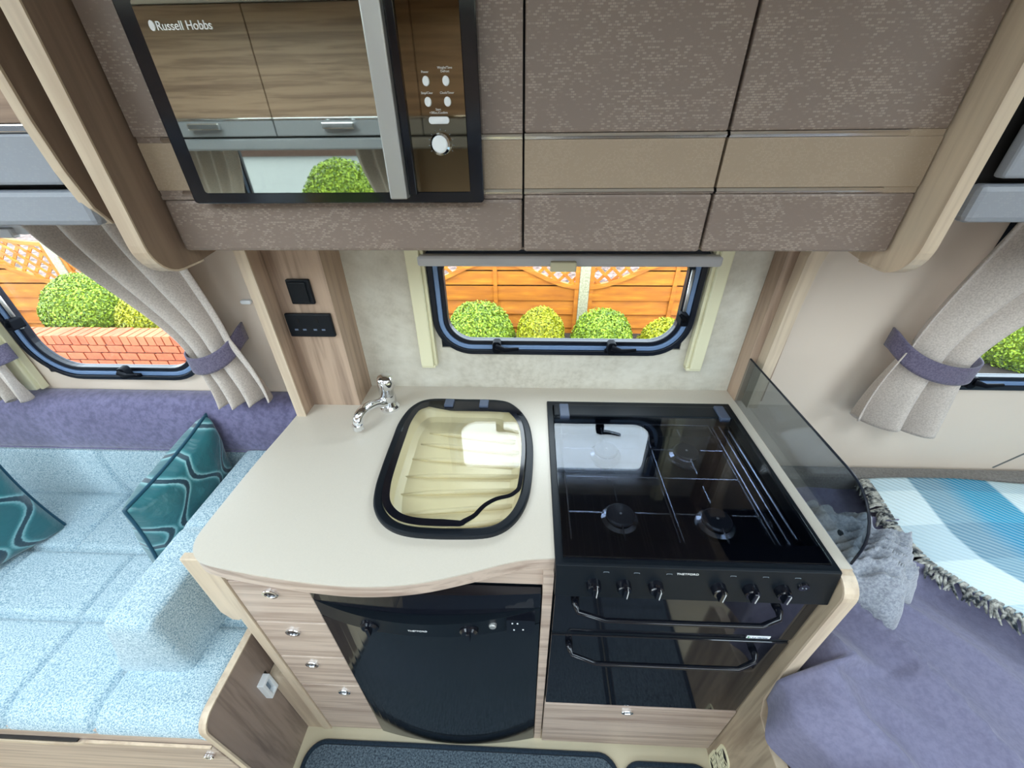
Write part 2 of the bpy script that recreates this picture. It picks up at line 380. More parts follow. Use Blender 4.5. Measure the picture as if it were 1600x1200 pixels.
for a, b in zip(xs[:-1], xs[1:]):
    h = [r for r in ADDED_ROOFS if r[0] < (a+b)/2 < r[1]]
    if h: g.box(a, b, YF-.04, h[0][2], ZC, ZC+.04); g.box(a, b, h[0][3], .04, ZC, ZC+.04)
    else: g.box(a, b, YF-.04, .04, ZC, ZC+.04)
O('ceiling', g, CEIL, kind='structure')
# stone effect board behind the worktop
wall_holes('trim_1', -.458, .5645, .9, 1.372, [(KW[0], KW[1], KW[2], 1.3)], -.004, 0, STONE)
# vertical joint in the cream wall beside the bed
O('trim_2', G().prism([(1.462,.62),(1.466,.62),(1.74,.93),(1.736,.93)], -.003, 0, 'y'), plain('joint_line', rgb(110,112,110), .7), kind='structure')

LATCH = plain('latch_plastic', (.004, .005, .008, 1), .6, 0, .06)
def handle(parent, x_, z_, flip=1, y_=-.03):
    g = G().box(x_-.022, x_+.022, y_+.008, y_+.018, z_-.016, z_-.006)
    g.prism(rrect(x_-.008*flip, z_+.006, .022, .034, .008, 4), y_-.010, y_+.014, 'y')
    h = O('latch', g, LATCH, parent, bevel=.002)
    g = G().tube([(x_-.010*flip, y_-.012, z_+.012), (x_+.014*flip, y_-.020, z_+.006), (x_+.050*flip, y_-.024, z_+.012)], [.008, .0065, .0045], 8)
    ho = O('latch_handle', g, LATCH, h, smooth=True)
def window(name, q, y_in, r, parts=True, depth=.03, top_r=.02):
    """q opening; frame overlaps the wall inside. y_in: inner face (towards the room) sign"""
    x0, x1, z0, z1 = q; cx, cz = (x0+x1)/2, (z0+z1)/2; w_, h = x1-x0, z1-z0
    root = T(name, None, None, (cx, 0 if y_in < 0 else YF, z0)); root['kind'] = 'structure'
    yb = 0 if y_in < 0 else YF; s = -1 if y_in < 0 else 1
    def rr(o, rad): return rrect(cx, cz, w_+2*o, h+2*o, [rad, top_r, top_r, rad], 10)
    def ys(a, b): return sorted((yb+s*a, yb+s*b))
    O('outer_seal', G().ring(rr(.014, r+.014), rr(0, r), *ys(-.002, .016), 'y'), RUBBER, root, bevel=.002)
    O('frame', G().ring(rr(.0, r), rr(-.012, r-.012), *ys(-.004, .012), 'y'), ALU, root, bevel=.002)
    O('inner_seal', G().ring(rr(.004, r+.004), rr(-.024, r-.02), *ys(-.013, -.004), 'y').ring(rr(-.012, r-.012), rr(-.024, r-.02), *ys(-.006, .008), 'y'), RUBBER, root, bevel=.002)
    O('pane', G().prism(rr(-.018, r-.018), *ys(-.007, -.004), 'y'), PANE, root)
    # opening rest of the wall rectangle outside the rounded corners
    g = G(); po = [(cx+(w_/2+.001)*(1 if k in (0,1) else -1), cz+(h/2+.001)*(1 if k in (1,2) else -1)) for k in range(4) for _ in range(11)]
    O('corner_infill', G().ring(po, rr(0, r), *ys(-.0125, -.001), 'y'), RUBBER, root)
    return root
k1 = window('window_1', KW, -1, .085); k2 = window('window_2', LW, -1, .11); k3 = window('window_3', RW, -1, .10)
handle(k1, -.075, 1.043); handle(k1, .225, 1.043)
handle(k2, -1.155, .945); handle(k3, 1.178, .952)
# side stay on the right of the kitchen window and on the left of the left window
def side_stay(parent, x_, z_, s_):
    g = G().prism(rrect(x_, z_, .02, .03, .006, 4), -.04, -.006, 'y')
    h = O('latch', g, LATCH, parent, bevel=.002)
    O('latch_handle', G().tube([(x_, -.038, z_), (x_-s_*.012, -.043, z_+.016), (x_-s_*.018, -.044, z_+.02)], [.007, .005, .004], 8), LATCH, h, smooth=True)
    O('stay_arm', G().tube([(x_+.004*s_, -.012, z_-.02), (x_+.002*s_, -.014, z_+.12)], .0045, 8), SILVER, parent, smooth=True)
side_stay(k1, .385, 1.13, 1); side_stay(k2, -1.395, 1.10, -1)
for q, s_, nm in ((FW1, 1, 'window_4'), (ADDED_FW2, 1, 'window_5'), (DW, 1, 'window_6')): window(nm, q, 1, .05)  # the second and third are unseen windows added for light
g = G().ring(rrect(-1.10, 1.225, 1.5, .55, .05), rrect(-1.10, 1.225, 1.44, .49, .04), XL-.01, XL+.01, 'x')
r6 = T('window_7', None, None, (XL, -1.1, .95)); r6['kind'] = 'structure'  # unseen end window, added as an opening for sky light
O('frame', g, RUBBER, r6); O('pane', G().box(XL-.012, XL-.008, -1.85, -.35, .95, 1.5), PANE, r6)
for i, q in enumerate(ADDED_ROOFS):
    rr_ = T('window_%d' % (8+i), None, None, ((q[0]+q[1])/2, (q[2]+q[3])/2, ZC)); rr_['kind'] = 'structure'  # added rooflights, out of view, that bring sky light indoors
    cx, cy, w_, h = (q[0]+q[1])/2, (q[2]+q[3])/2, q[1]-q[0], q[3]-q[2]
    O('frame', G().ring(rrect(cx, cy, w_+.06, h+.06, .05), rrect(cx, cy, w_-.02, h-.02, .04), ZC-.012, ZC+.04), CREAMP, rr_)
    O('pane', B(q[0], q[1], q[2], q[3], ZC+.03, ZC+.034), PANE, rr_)

# blinds
b = T('roller_blind', 'cream window blind cassette with grey pull rail above kitchen window', 'blind', (.08, -.01, .98))
def rail(parent, xa, xb, zb, zt, y0=-.034, lip=1):
    g = B(xa, xb, y0, -.005, zb, zt)
    r_ = O('side_rail', g, CREAMP, parent, bevel=.003)
    xe = xb if lip > 0 else xa
    O('channel', B(min(xe, xe+.008*lip), max(xe, xe+.008*lip), -.024, -.005, zb-.002, zt), CREAMP, r_, bevel=.001)
rail(b, -.292, -.258, .985, 1.36, lip=1); rail(b, .432, .462, .985, 1.36, lip=-1)
O('pull_rail', B(-.264, .44, -.036, -.008, 1.262, 1.288), GREYP, b, bevel=.006)
O('pull_tab', B(.048, .108, -.047, -.030, 1.254, 1.277), CREAMP, b, bevel=.003)
O('end_cap', B(-.292, -.254, -.03, -.006, .979, .988), CREAMP, b, bevel=.002)
O('end_cap', B(.424, .462, -.03, -.006, .979, .988), CREAMP, b, bevel=.002)
b = T('roller_blind', 'cream blind side rails and grey top rail around lounge window by sofa', 'blind', (-1.2, -.01, .88))
rail(b, -1.505, -1.468, .885, 1.40, lip=1)
O('pull_rail', B(-1.46, -.90, -.036, -.008, 1.335, 1.372), GREYP, b, bevel=.006)
O('pull_tab', B(-1.30, -1.20, -.047, -.030, 1.330, 1.352), GREYP, b, bevel=.003)
rail(b, -.90, -.87, .885, 1.40, lip=-1)

# ================================================================== overhead kitchen locker
YL = -.30
LK = T('overhead_locker', 'taupe textured overhead locker with light band and chrome strips above kitchen window', 'locker', (0, -.15, 1.372))
Z0, ZA, ZB, ZCc, ZD, ZT = 1.372, 1.4575, 1.4655, 1.529, 1.537, 1.945
MX0, MX1, MZ0, MZ1 = -.512, -.070, 1.452, 1.688       # microwave hole
def door_section(parent, x0, x1, name, strip=(0, 1), low_round=True):
    d = O(name, B(x0, x1, YL, YL+.018, Z0, ZA), LAM, parent, bevel=.004)
    O('band', B(x0, x1, YL+.001, YL+.016, ZB, ZCc), LAM2, d, bevel=.001)
    O('upper_panel', B(x0, x1, YL, YL+.018, ZD, ZT), LAM, d, bevel=.003)
    s0, s1 = x0+(x1-x0)*strip[0], x0+(x1-x0)*strip[1]
    for za, zb in ((ZA, ZB), (ZCc, ZD)):
        n_ = 10; prof = [(YL+.010, za), (YL+.001, za+.0005), (YL-.0022, (za+zb)/2), (YL+.001, zb-.0005), (YL+.010, zb)]
        O('chrome_strip', G().prism(prof, s0, s1, 'x'), MIRSTRIP, d, label='bright chrome strip')
        if strip != (0, 1):
            if strip[0] > 0: O('strip_gap', B(x0, s0, YL+.003, YL+.01, za, zb), LAM2, d)
            if strip[1] < 1: O('strip_gap', B(s1, x1, YL+.003, YL+.01, za, zb), LAM2, d)
    return d
# left fascia with the microwave in it
fa = O('fascia', B(-.582, -.0125, YL, YL+.018, Z0, MZ0), LAM, LK, bevel=.006)
O('fascia_side', B(-.582, MX0, YL, YL+.018, ZD, ZT), LAM, fa); O('fascia_side', B(MX1, -.0125, YL, YL+.018, ZD, ZT), LAM, fa)
O('fascia_top', B(MX0, MX1, YL, YL+.018, MZ1, ZT), LAM, fa)
for xa, xb, sa, sb in ((-.582, MX0, -.543, MX0), (MX1, -.0125, MX1, -.0125)):
    O('lower_band', B(xa, xb, YL+.001, YL+.016, MZ0, ZA), LAM, fa)
    O('band', B(xa, xb, YL+.001, YL+.016, ZB, ZCc), LAM2, fa)
    for za, zb in ((ZA, ZB), (ZCc, ZD)):
        prof = [(YL+.010, za), (YL+.001, za+.0005), (YL-.0022, (za+zb)/2), (YL+.001, zb-.0005), (YL+.010, zb)]
        O('chrome_strip', G().prism(prof, sa, sb, 'x'), MIRSTRIP, fa, label='bright chrome strip')
        if sa > xa: O('strip_gap', B(xa, sa, YL+.003, YL+.01, za, zb), LAM, fa)
door_section(LK, -.0095, .2715, 'door'); door_section(LK, .2755, .5645, 'door', (0, .83))
O('carcass', B(MX1+.002, .575, YL+.020, -.002, Z0+.002, ZT).box(-.58, MX0, YL+.020, -.002, Z0+.002, ZT).box(MX0, MX1+.002, YL+.020, -.002, Z0+.002, MZ0).box(MX0, MX1+.002, YL+.020, -.002, MZ1, ZT), DARKC, LK)
O('underside', B(-.58, .575, YL+.02, -.002, Z0-.002, Z0+.002), LAM, LK)
def end_panel(parent, xa, xb, front, zlow, name='end_panel', mat=W_SHADED, edge=W_EDGE, zt=1.945, back=-.002):
    """rounded bottom; front edge lipping as its own sub-part"""
    r_ = .05
    pts = [(back, zt), (back, zlow+.03)]
    pts += [(front+r_+.05, zlow), ]
    for k in range(9):
        a = -PI/2 - PI/2*k/8; pts.append((front+r_+r_*math.cos(a), zlow+r_+r_*math.sin(a)))
    pts.append((front, zt))
    p = O(name, G().prism(pts, xa+.0012, xb-.0012, 'x'), mat, parent, bevel=0)
    # lipping following the outline
    line_ = pts[2:]; off = []
    L = [np.array(q) for q in line_]; g = G(); n = len(L)
    for i in range(n):
        t_ = L[min(i+1, n-1)]-L[max(i-1, 0)]; t_ = t_/np.linalg.norm(t_); off.append(L[i]+np.array((t_[1], -t_[0]))*-.003*(1 if True else 1))
    v = []; f = []
    cen = np.array((back, zt-.1))
    for i in range(n):
        d_ = off[i]-L[i]; out = L[i]+d_ if np.linalg.norm(off[i]-cen) > np.linalg.norm(L[i]-cen) else L[i]-d_
        v += [(xa, L[i][0], L[i][1]), (xb, L[i][0], L[i][1]), (xb, out[0], out[1]), (xa, out[0], out[1])]
    for i in range(n-1):
        for k in range(4):
            k2 = (k+1)%4; f.append((4*i+k, 4*i+k2, 4*i+4+k2, 4*i+4+k))
    f += [(0,3,2,1), (4*n-4, 4*n-3, 4*n-2, 4*n-1)]
    O('edging', G().add(v, f), edge, p, label='pale edging')
    return p
end_panel(LK, -.612, -.586, -.364, 1.348)
end_panel(LK, .5665, .588, -.350, 1.345, mat=W_EDGE)

def side_locker(label, x0, x1, seams, yf, group, wood_doors=W_LOCK, s_=-1, yw=0, handles=()):
    """neighbouring lockers: wood doors, chrome strip, grey lower rail, valance. s_ -1 faces -y"""
    r_ = T('overhead_locker', label, 'locker', ((x0+x1)/2, (yf+yw)/2, 1.42), group)
    def yy(a, b): return sorted((yf+s_*-a, yf+s_*-b))
    for a, b_ in zip(seams[:-1], seams[1:]):
        d = O('door', B(a+.002, b_-.002, *yy(0, .018), 1.556, 1.945), wood_doors, r_, bevel=.002)
        O('lower_rail', B(a+.002, b_-.002, *yy(0, .018), 1.482, 1.545), GREYLAM, d, bevel=.004)
        O('chrome_strip', B(a+.002, b_-.002, *yy(-.002, .01), 1.5455, 1.5555), CHROME, d, bevel=.002)
    O('valance', B(x0, x1, *yy(.004, .03), 1.425, 1.474), GREYLAM, r_, bevel=.008)
    O('carcass', B(x0, x1, *yy(.034, abs(yw-yf)-.004), 1.43, 1.94), DARKC, r_)
    for hx in handles:
        g = G(); pts = [(hx-.07, 1.515), (hx+.07, 1.512)]
        yo = yf+s_*.018
        g.box(hx-.075, hx+.075, min(yo, yo+s_*.012), max(yo, yo+s_*.012), 1.510, 1.536); g.box(hx-.07, hx-.05, min(yf, yo), max(yf, yo), 1.512, 1.534); g.box(hx+.05, hx+.07, min(yf, yo), max(yf, yo), 1.512, 1.534)
        O('handle', g, CHROME, r_, bevel=.004)
    return r_
lkL = side_locker('wood and grey overhead locker above the sofa window', -2.69, -.648, (-2.69, -2.0, -1.32, -.660), -.362, 'lounge lockers')
PP = [(-.335,1.425),(-.352,1.45),(-.364,1.50),(-.371,1.56),(-.374,1.65),(-.374,1.945)]
O('end_panel', G().prism(PP+[(-.002,1.945),(-.002,1.425)], -.658, -.646, 'x'), W_SHADED, lkL)
O('edging', G().prism([(p[0]-.004, p[1]) for p in PP]+PP[::-1], -.6595, -.6445, 'x'), W_EDGE, lkL, label='pale edging')
lkR = side_locker('wood and grey overhead locker above the bed window', .607, 2.59, (.62, 1.27, 1.93, 2.59), -.352, 'bed lockers')
side_locker('wood and grey overhead locker seen mirrored in the microwave door', -2.69, 2.59, (-2.69, -1.9, -1.197, -.5, .2, .9, 1.6, 2.59), -1.86, 'opposite lockers', s_=1, yw=YF, handles=(-1.52, -.885, -.2, .5, 1.2))

# ================================================================== microwave
YM = -.322
MW = T('microwave', 'built-in black microwave with mirrored door, silver handle and white buttons', 'microwave', (-.29, -.2, 1.452))
O('body', B(-.508, -.074, -.30, -.01, 1.456, 1.684), BLACKM, MW)
O('bezel', G().ring(rrect(-.291, 1.570, .445, .240, .006, 4), rrect(-.2885, 1.5695, .398, .208, .004, 4), YM, -.298, 'y'), BLACK, MW, bevel=.002)
dr = O('door', G().prism(rrect(-.346, 1.5725, .288, .215, .004, 4), YM-.0005, YM+.012, 'y'), MIRROR, MW)
O('door_handle', B(-.2035, -.1785, YM-.018, YM+.004, 1.458, 1.684), SILVER, MW, bevel=.002, label='broad silver bar')
O('door_gap', B(-.1785, -.1665, YM-.006, YM+.01, 1.462, 1.684), BLACK, MW, bevel=.001)
O('control_panel', B(-.1665, -.0885, YM-.0005, YM+.012, 1.4655, 1.684), MIRROR2, MW)
for bx, bz in ((-.137, 1.596), (-.111, 1.596), (-.137, 1.574), (-.111, 1.574)):
    q = O('button', G().prism(circ(bx, bz, .0045, .0055, 16), YM-.004, YM, 'y'), WHITEP, MW, bevel=.001)
O('start_button', G().prism(rrect(-.1245, 1.5535, .028, .0085, .004, 5), YM-.004, YM, 'y'), WHITEP, MW, bevel=.001)
kb = O('dial', G().lathe([(.014, 0), (.0135, .010), (.011, .013)], (-.1245, YM, 1.526), '-y', 24), CHROME, MW)
O('dial_face', G().lathe([(.0108, .0128), (.009, .0142)], (-.1245, YM, 1.526), '-y', 24), WHITEP, kb)
RX = (PI/2, 0, 0)
text('logo', 'Russell Hobbs', .0125, (-.4685, YM-.0012, 1.651), RX, INK, MW, bold=.0001)
O('logo_mark', G().prism(circ(-.4735, 1.6555, .0036, .0052, 16), YM-.0016, YM-.0006, 'y'), INK, MW)
for s_, px, pz in (('Power', -.1375, 1.6045), ('Weight/Time\nDefrost', -.1115, 1.6085), ('Stop/Clear', -.1375, 1.5825), ('Clock/Timer', -.111, 1.5825), ('Start\n+30Sec./Confirm', -.1245, 1.5645)):
    text('lettering', s_, .0036, (px, YM-.001, pz), RX, INK, MW, 'CENTER')
g = G()
for k in range(11):
    a = math.radians(-30+24*k); g.tube([(-.1245+.016*math.cos(a), YM-.0008, 1.526+.016*math.sin(a)), (-.1245+.0178*math.cos(a), YM-.0008, 1.526+.0178*math.sin(a))], .0004, 4)
O('dial_scale', g, INKDIM, MW)

# ================================================================== pillar with sockets (left) and pillar (right)
PL = T('socket_pillar', 'wooden corner pillar with black switch and socket beside the tap', 'pillar', (-.53, -.07, .9))
O('back_board', B(-.586, -.458, -.1, -.002, .9, 1.372), W_Z, PL)
pts = [(-.149, .9), (-.002, .9), (-.002, 1.372), (-.19, 1.372), (-.165, 1.355), (-.152, 1.33), (-.149, 1.30)]
O('side_board', G().prism(pts, -.6065, -.5865, 'x'), W_Z, PL)
O('edging', B(-.6085, -.5845, -.153, -.149, .9, 1.33), W_EDGE, PL, label='pale edging')
g = G().prism([(-.6085, 1.33), (-.5845, 1.33), (-.592, 1.352), (-.612, 1.372), (-.64, 1.372), (-.618, 1.352)], -.153, -.149, 'y')
O('edging', g, W_EDGE, PL, label='pale edging')
sw = T('light_switch', 'square black rocker switch on the wooden pillar', 'switch', (-.522, -.1, 1.2))
O('plate', B(-.549, -.495, -.110, -.1, 1.197, 1.256), BLACKM, sw, bevel=.003); O('rocker', B(-.543, -.503, -.114, -.109, 1.203, 1.251), BLACKM, sw, bevel=.003)
so = T('double_socket', 'black double power socket on the pillar below the switch', 'socket', (-.523, -.1, 1.113))
O('plate', B(-.5785, -.468, -.110, -.1, 1.113, 1.173), BLACKM, so, bevel=.003)
HOLE = plain('socket_hole', (.002,.002,.003,1), .8); PINS = plain('socket_shutter', rgb(120,135,160), .4, .5)
for cx in (-.548, -.502):
    O('earth_slot', B(cx-.0025, cx+.0025, -.1112, -.109, 1.152, 1.161), HOLE, so)
    for dx in (-.010, .010): O('pin_slot', B(cx+dx-.004, cx+dx+.004, -.1112, -.109, 1.131, 1.135), PINS, so)
PR = T('wall_pillar', 'wooden corner post behind the smoked splashback', 'pillar', (.6, -.05, .9))
O('side_board', B(.5655, .640, -.052, -.002, .9, 1.372), W_Z, PR)
pts = [(.5655, .9), (.5785, .9), (.603, 1.10), (.616, 1.24), (.628, 1.31), (.65, 1.372), (.60, 1.372), (.594, 1.25), (.584, 1.1)]
O('edging', G().prism([(.585,.9),(.612,.9),(.618,1.2),(.622,1.28),(.632,1.33),(.655,1.372),(.605,1.372),(.590,1.3),(.588,1.2)], -.085, -.0525, 'y'), W_EDGE, PR, label='pale edging')
O('hook', G().prism(rrect(-.735, 1.16, .028, .011, .005, 5), -.012, -.001, 'y'), WHITEP, label='small white clip on the cream wall left of the socket pillar', cat='clip', bevel=.002)

# ================================================================== worktop and base units
top = [(-.61, -.002), (-.613, -.18), (-.621, -.32), (-.6235, -.44), (-.6235, -.505), (-.619, -.532), (-.607, -.552), (-.588, -.567), (-.56, -.576), (-.492, -.587),
       (-.383, -.600), (-.281, -.605), (-.185, -.596), (-.095, -.573), (-.045, -.557), (0, -.546), (.0525, -.541)]
WT = T('worktop', 'cream kitchen worktop with curved wooden front edge around the sink', 'worktop', (-.25, -.3, .865))
full = spline(top, 5, False)
hole_l = [(-.289,-.084),(-.18,-.078),(-.078,-.079),(-.03,-.10),(.004,-.17),(.013,-.262),(.011,-.35),(.004,-.415),(-.018,-.47),(-.061,-.504),(-.13,-.512),(-.217,-.509),(-.27,-.492),(-.301,-.456),(-.319,-.40),(-.3235,-.335),(-.327,-.25),(-.331,-.177),(-.318,-.115)]
hole_l = [(-.268,-.0785),(-.17,-.077),(-.078,-.079),(-.035,-.102),(.001,-.165),(.014,-.25),(.013,-.34),(.004,-.415),(-.020,-.470),(-.061,-.502),(-.13,-.510),(-.217,-.508),(-.268,-.490),(-.303,-.452),(-.318,-.40),(-.3235,-.335),(-.3265,-.25),(-.327,-.177),(-.310,-.112)]
SO = spline(hole_l, 6)
SO = [p for p in SO]
# worktop with the sink cut-out: bridge polygon
outer = full + [(.0525, -.074), (.5655, -.074), (.5655, -.002)]
bm = bmesh.new()
cut = offset(SO, .012)
def loop(pts, z):
    vs = [bm.verts.new((p[0], p[1], z)) for p in pts]; return vs, [bm.edges.new((vs[i], vs[(i+1)%len(vs)])) for i in range(len(vs))]
v1, e1 = loop(outer, .9); v2, e2 = loop(cut, .9)
bmesh.ops.triangle_fill(bm, use_beauty=True, use_dissolve=False, edges=e1+e2)
fs = bm.faces[:]
for f in fs:
    if f.normal.z < 0: f.normal_flip()
ex = bmesh.ops.extrude_face_region(bm, geom=fs); vv = [e for e in ex['geom'] if isinstance(e, bmesh.types.BMVert)]
bmesh.ops.translate(bm, verts=vv, vec=(0,0,-.004)); bmesh.ops.recalc_face_normals(bm, faces=bm.faces[:])
bm.verts.ensure_lookup_table(); g = G(); bm.verts.index_update(); g.v = [tuple(v.co) for v in bm.verts]; g.f = [tuple(v.index for v in f.verts) for f in bm.faces]; bm.free()
O('top', g, WORK, WT)
# wooden lipping band following the edge
g = G(); P = full; n = len(P); inn = []
for i in range(n):
    a, c = np.array(P[max(i-1,0)]), np.array(P[min(i+1,n-1)]); t_ = (c-a)/np.linalg.norm(c-a); inn.append(tuple(np.array(P[i])+np.array((-t_[1], t_[0]))*.02))
v = []; f = []
for i in range(n):
    v += [(P[i][0], P[i][1], .8965), (P[i][0], P[i][1], .866), (inn[i][0], inn[i][1], .866), (inn[i][0], inn[i][1], .8965)]
for i in range(n-1):
    for k in range(4): k2 = (k+1)%4; f.append((4*i+k2, 4*i+k, 4*i+4+k, 4*i+4+k2))
f += [(0,1,2,3), (4*n-1,4*n-2,4*n-3,4*n-4)]
O('edge_band', g.add(v, f), W_X, WT, smooth=False)
O('side_strip', B(.5405, .5655, -.545, -.074, .885, .9), WORK, WT)
O('side_strip_edge', B(.5405, .5655, -.5462, -.5452, .885, .9), W_EDGE, WT)

YK = -.55
KC = plain('knob_dark_centre', rgb(44,40,46), .3, .5)
BU = T('drawer_unit', 'tall pale wooden drawer unit left of the dishwasher', 'cabinet', (-.51, -.3, 0))
O('side_panel', B(-.6095, -.5855, YK-.004, -.16, 0, .864), W_EDGE, BU, bevel=.001)
O('fascia', B(-.5835, -.4275, YK, YK+.018, .809, .864), W_X, BU)
O('carcass', B(-.5835, -.4275, YK+.03, -.16, .01, .86), DARKC, BU)
for (za, zb, kx, kz) in ((.652, .805, -.508, .767), (.489, .648, -.512, .61), (.328, .485, -.515, .45), (.012, .324, -.474, .29)):
    d = O('drawer', B(-.5835, -.4275, YK-.001, YK+.018, za, zb), W_X, BU, bevel=.0015)
    g = G().ring(circ(kx, kz, .0165, .0135, 28), circ(kx, kz, .0112, .0085, 28), YK-.006, YK, 'y')
    kn = O('knob', g, CHROME, d, bevel=.0012)
    O('knob_centre', G().prism(circ(kx, kz, .0110, .0083, 20), YK-.0035, YK-.001, 'y'), KC, d)
O('plinth', B(-.5835, -.0, YK+.012, YK+.02, 0, .012), W_EDGE, BU)
g = G().prism([(-.6495,.872),(-.6105,.872),(-.6105,.66),(-.620,.648),(-.636,.650),(-.650,.68)], YK, YK+.016, 'y')
O('upper_filler', g, W_EDGE, BU, bevel=.002)
O('lower_filler', B(-.659, -.6105, YK, YK+.012, 0, .36), W_EDGE, BU)
O('ledge', B(-.659, -.6105, YK+.012, -.35, .345, .36), W_EDGE, BU)
O('divider', B(.0335, .0525, YK-.002, -.1, 0, .862), W_X, label='narrow wooden post between dishwasher and cooker', cat='post')
O('fascia_board', B(-.4265, .0525, -.538, -.522, .808, .8635), W_X, label='straight wooden fascia under the worktop above the dishwasher', cat='board')

# dishwasher
DS = T('dishwasher', 'black dishwasher with bowed glossy door under the worktop', 'dishwasher', (-.195, -.3, .0))
O('body', B(-.424, .031, -.535, -.1, .02, .80), BLACKM, DS)
def bow(x, a): u = (x+.4265/1)/( .4575)*2-1 if False else ((x+.4245)/(.4555))*2-1; return -.553 - a*(1-u*u)
def bowed(z0, z1, a0, a1, nz=2, rnd=.0):
    g = G(); nx = 24; v = []; f = []
    for j in range(nz+1):
        z = z0+(z1-z0)*j/nz; a = a0+(a1-a0)*j/nz
        for i in range(nx+1): x_ = -.4245+.4555*i/nx; v.append((x_, bow(x_, a), z))
    n = len(v)
    for j in (0, nz):
        z = z0+(z1-z0)*j/nz
        for i in range(nx+1): v.append((-.4245+.4555*i/nx, -.54, z))
    for j in range(nz):
        for i in range(nx): q = j*(nx+1)+i; f.append((q, q+1, q+nx+2, q+nx+1))
    for i in range(nx):
        f.append((n+i, n+i+1, i+1, i)); q = nz*(nx+1)+i; f.append((q, q+1, n+nx+1+i+1, n+nx+1+i))
    f += [(0, nz*(nx+1), n+nx+1, n), (nx, n+nx, n+2*nx+1, nz*(nx+1)+nx)] if nz == 1 else []
    return g.add(v, f)
O('door', bowed(.006, .690, .022, .030, 1), DWM, DS)
cp = O('control_panel', bowed(.694, .752, .036, .040, 1), BLACKM, DS)
O('grip_recess', bowed(.7535, .803, .022, .010, 1), BLACK, DS)
for kx, lb in ((-.305, None), (-.108, None)):
    yb = bow(kx, .038)
    kn = O('knob', G().lathe([(.019, -.004), (.018, .006), (.014, .010)], (kx, yb, .722), '-y', 28), BLACK, DS)
    O('grip', B(kx-.0035, kx+.0035, yb-.017, yb-.008, .708, .736), BLACK, kn, bevel=.0015)
kx = -.062; yb = bow(kx, .038); O('power_button', G().lathe([(.008, -.002), (.0075, .004), (.006, .006)], (kx, yb, .730), '-y', 20), SILVER, DS)
O('indicator_window', B(-.035, .020, bow(-.01, .04)-.012, -.556, .700, .75), BLACK, DS)
for k, (ix, iz) in enumerate(((-.025, .737), (-.015, .737), (-.022, .712), (-.004, .714))):
    O('indicator', B(ix, ix+.003, bow(-.01, .04)-.0128, bow(-.01, .04)-.012, iz, iz+.003), INK, DS)
text('logo', 'THETFORD', .0075, (-.207, bow(-.2, .04)-.0012, .7255), RX, INK, DS, 'CENTER')

# cooker
CK = T('cooker', 'black built-in gas cooker with grill, oven and smoked glass lid', 'cooker', (.297, -.3, .28))
O('body', B(.056, .538, -.545, -.09, .302, .875), BLACKM, CK)
hb = O('hob_frame', G().ring([(.0525,-.5575),(.540,-.5575),(.540,-.0745),(.0525,-.0745)], [(.068,-.512),(.525,-.512),(.525,-.094),(.068,-.094)], .872, .906), BLACKM, CK, bevel=.003)
O('hob_tray', B(.067, .526, -.513, -.093, .872, .880), BLACK, CK, bevel=.002)
O('hinge_bar', B(.070, .523, -.146, -.100, .884, .914), BLACKM, CK, bevel=.003)
for hx in (.096, .498): O('hinge', B(hx-.012, hx+.012, -.156, -.104, .906, .920), plain('hinge_grey', rgb(70,80,100), .4), CK, bevel=.002)
O('glass_lid', B(.0665, .5265, -.545, -.149, .909, .913), HOBGLASS, CK, bevel=.001)
O('front_lip', B(.0665, .5265, -.5455, -.508, .9065, .9088), BLACK, CK)
BURN = plain('burner_enamel', (.02,.022,.028,1), .3); RINGM = plain('burner_steel', (.35,.36,.4,1), .2, 1)
for bx, by in ((.187, -.441), (.373, -.256), (.373, -.447), (.187, -.256)):
    bu = O('burner', G().lathe([(.038, 0), (.036, .006), (.028, .010), (.026, .014)], (bx, by, .880), 'z', 28), RINGM, CK, smooth=False)
    O('burner_cap', G().lathe([(.027, .0135), (.028, .018), (.025, .021), (.003, .0218)], (bx, by, .880), 'z', 28), BURN, bu)
    O('burner_centre', G().lathe([(.003, .0215), (.002, .0228)], (bx, by, .880), 'z', 10), SILVER, bu)
WIRE = plain('pan_support_wire', (.22,.23,.26,1), .2, .9)
for sx0, sx1 in ((.085, .285), (.292, .455)):
    cx = (sx0+sx1)/2 if sx0 < .2 else .373; g = G(); z = .9015
    g.tube([(sx0,-.505,z),(sx1,-.505,z),(sx1,-.165,z),(sx0,-.165,z),(sx0,-.505,z)], .0018, 6)
    g.tube([(sx0,-.345,z),(sx1,-.345,z)], .0018, 6)
    for cy in (-.44, -.256):
        for dx, dy in ((1,0),(-1,0),(0,1),(0,-1)):
            e = (sx1 if dx > 0 else sx0) if dx else cx
            ey = cy+dy*.075
            g.tube([(cx+dx*.03, cy+dy*.03, z), (e, cy if dx else ey, z)], .0018, 6)
    O('pan_support', g, WIRE, CK)
O('pan_support', G().tube([(.465,-.505,.898),(.465,-.165,.898)], .002, 6).tube([(.482,-.505,.900),(.482,-.165,.900)], .002, 6).tube([(.500,-.49,.900),(.500,-.18,.900)], .002, 6), RINGM, CK)
O('spreader', G().lathe([(.012,0),(.011,.008)], (.455,-.199,.881), 'z', 16), RINGM, CK)
YO = -.560
fsc = O('control_panel', G().prism([(-.545,.822),(YO-.004,.822),(YO-.010,.828),(-.5575,.905),(-.545,.905)], .0545, .5385, 'x'), BLACKM, CK, bevel=.001)
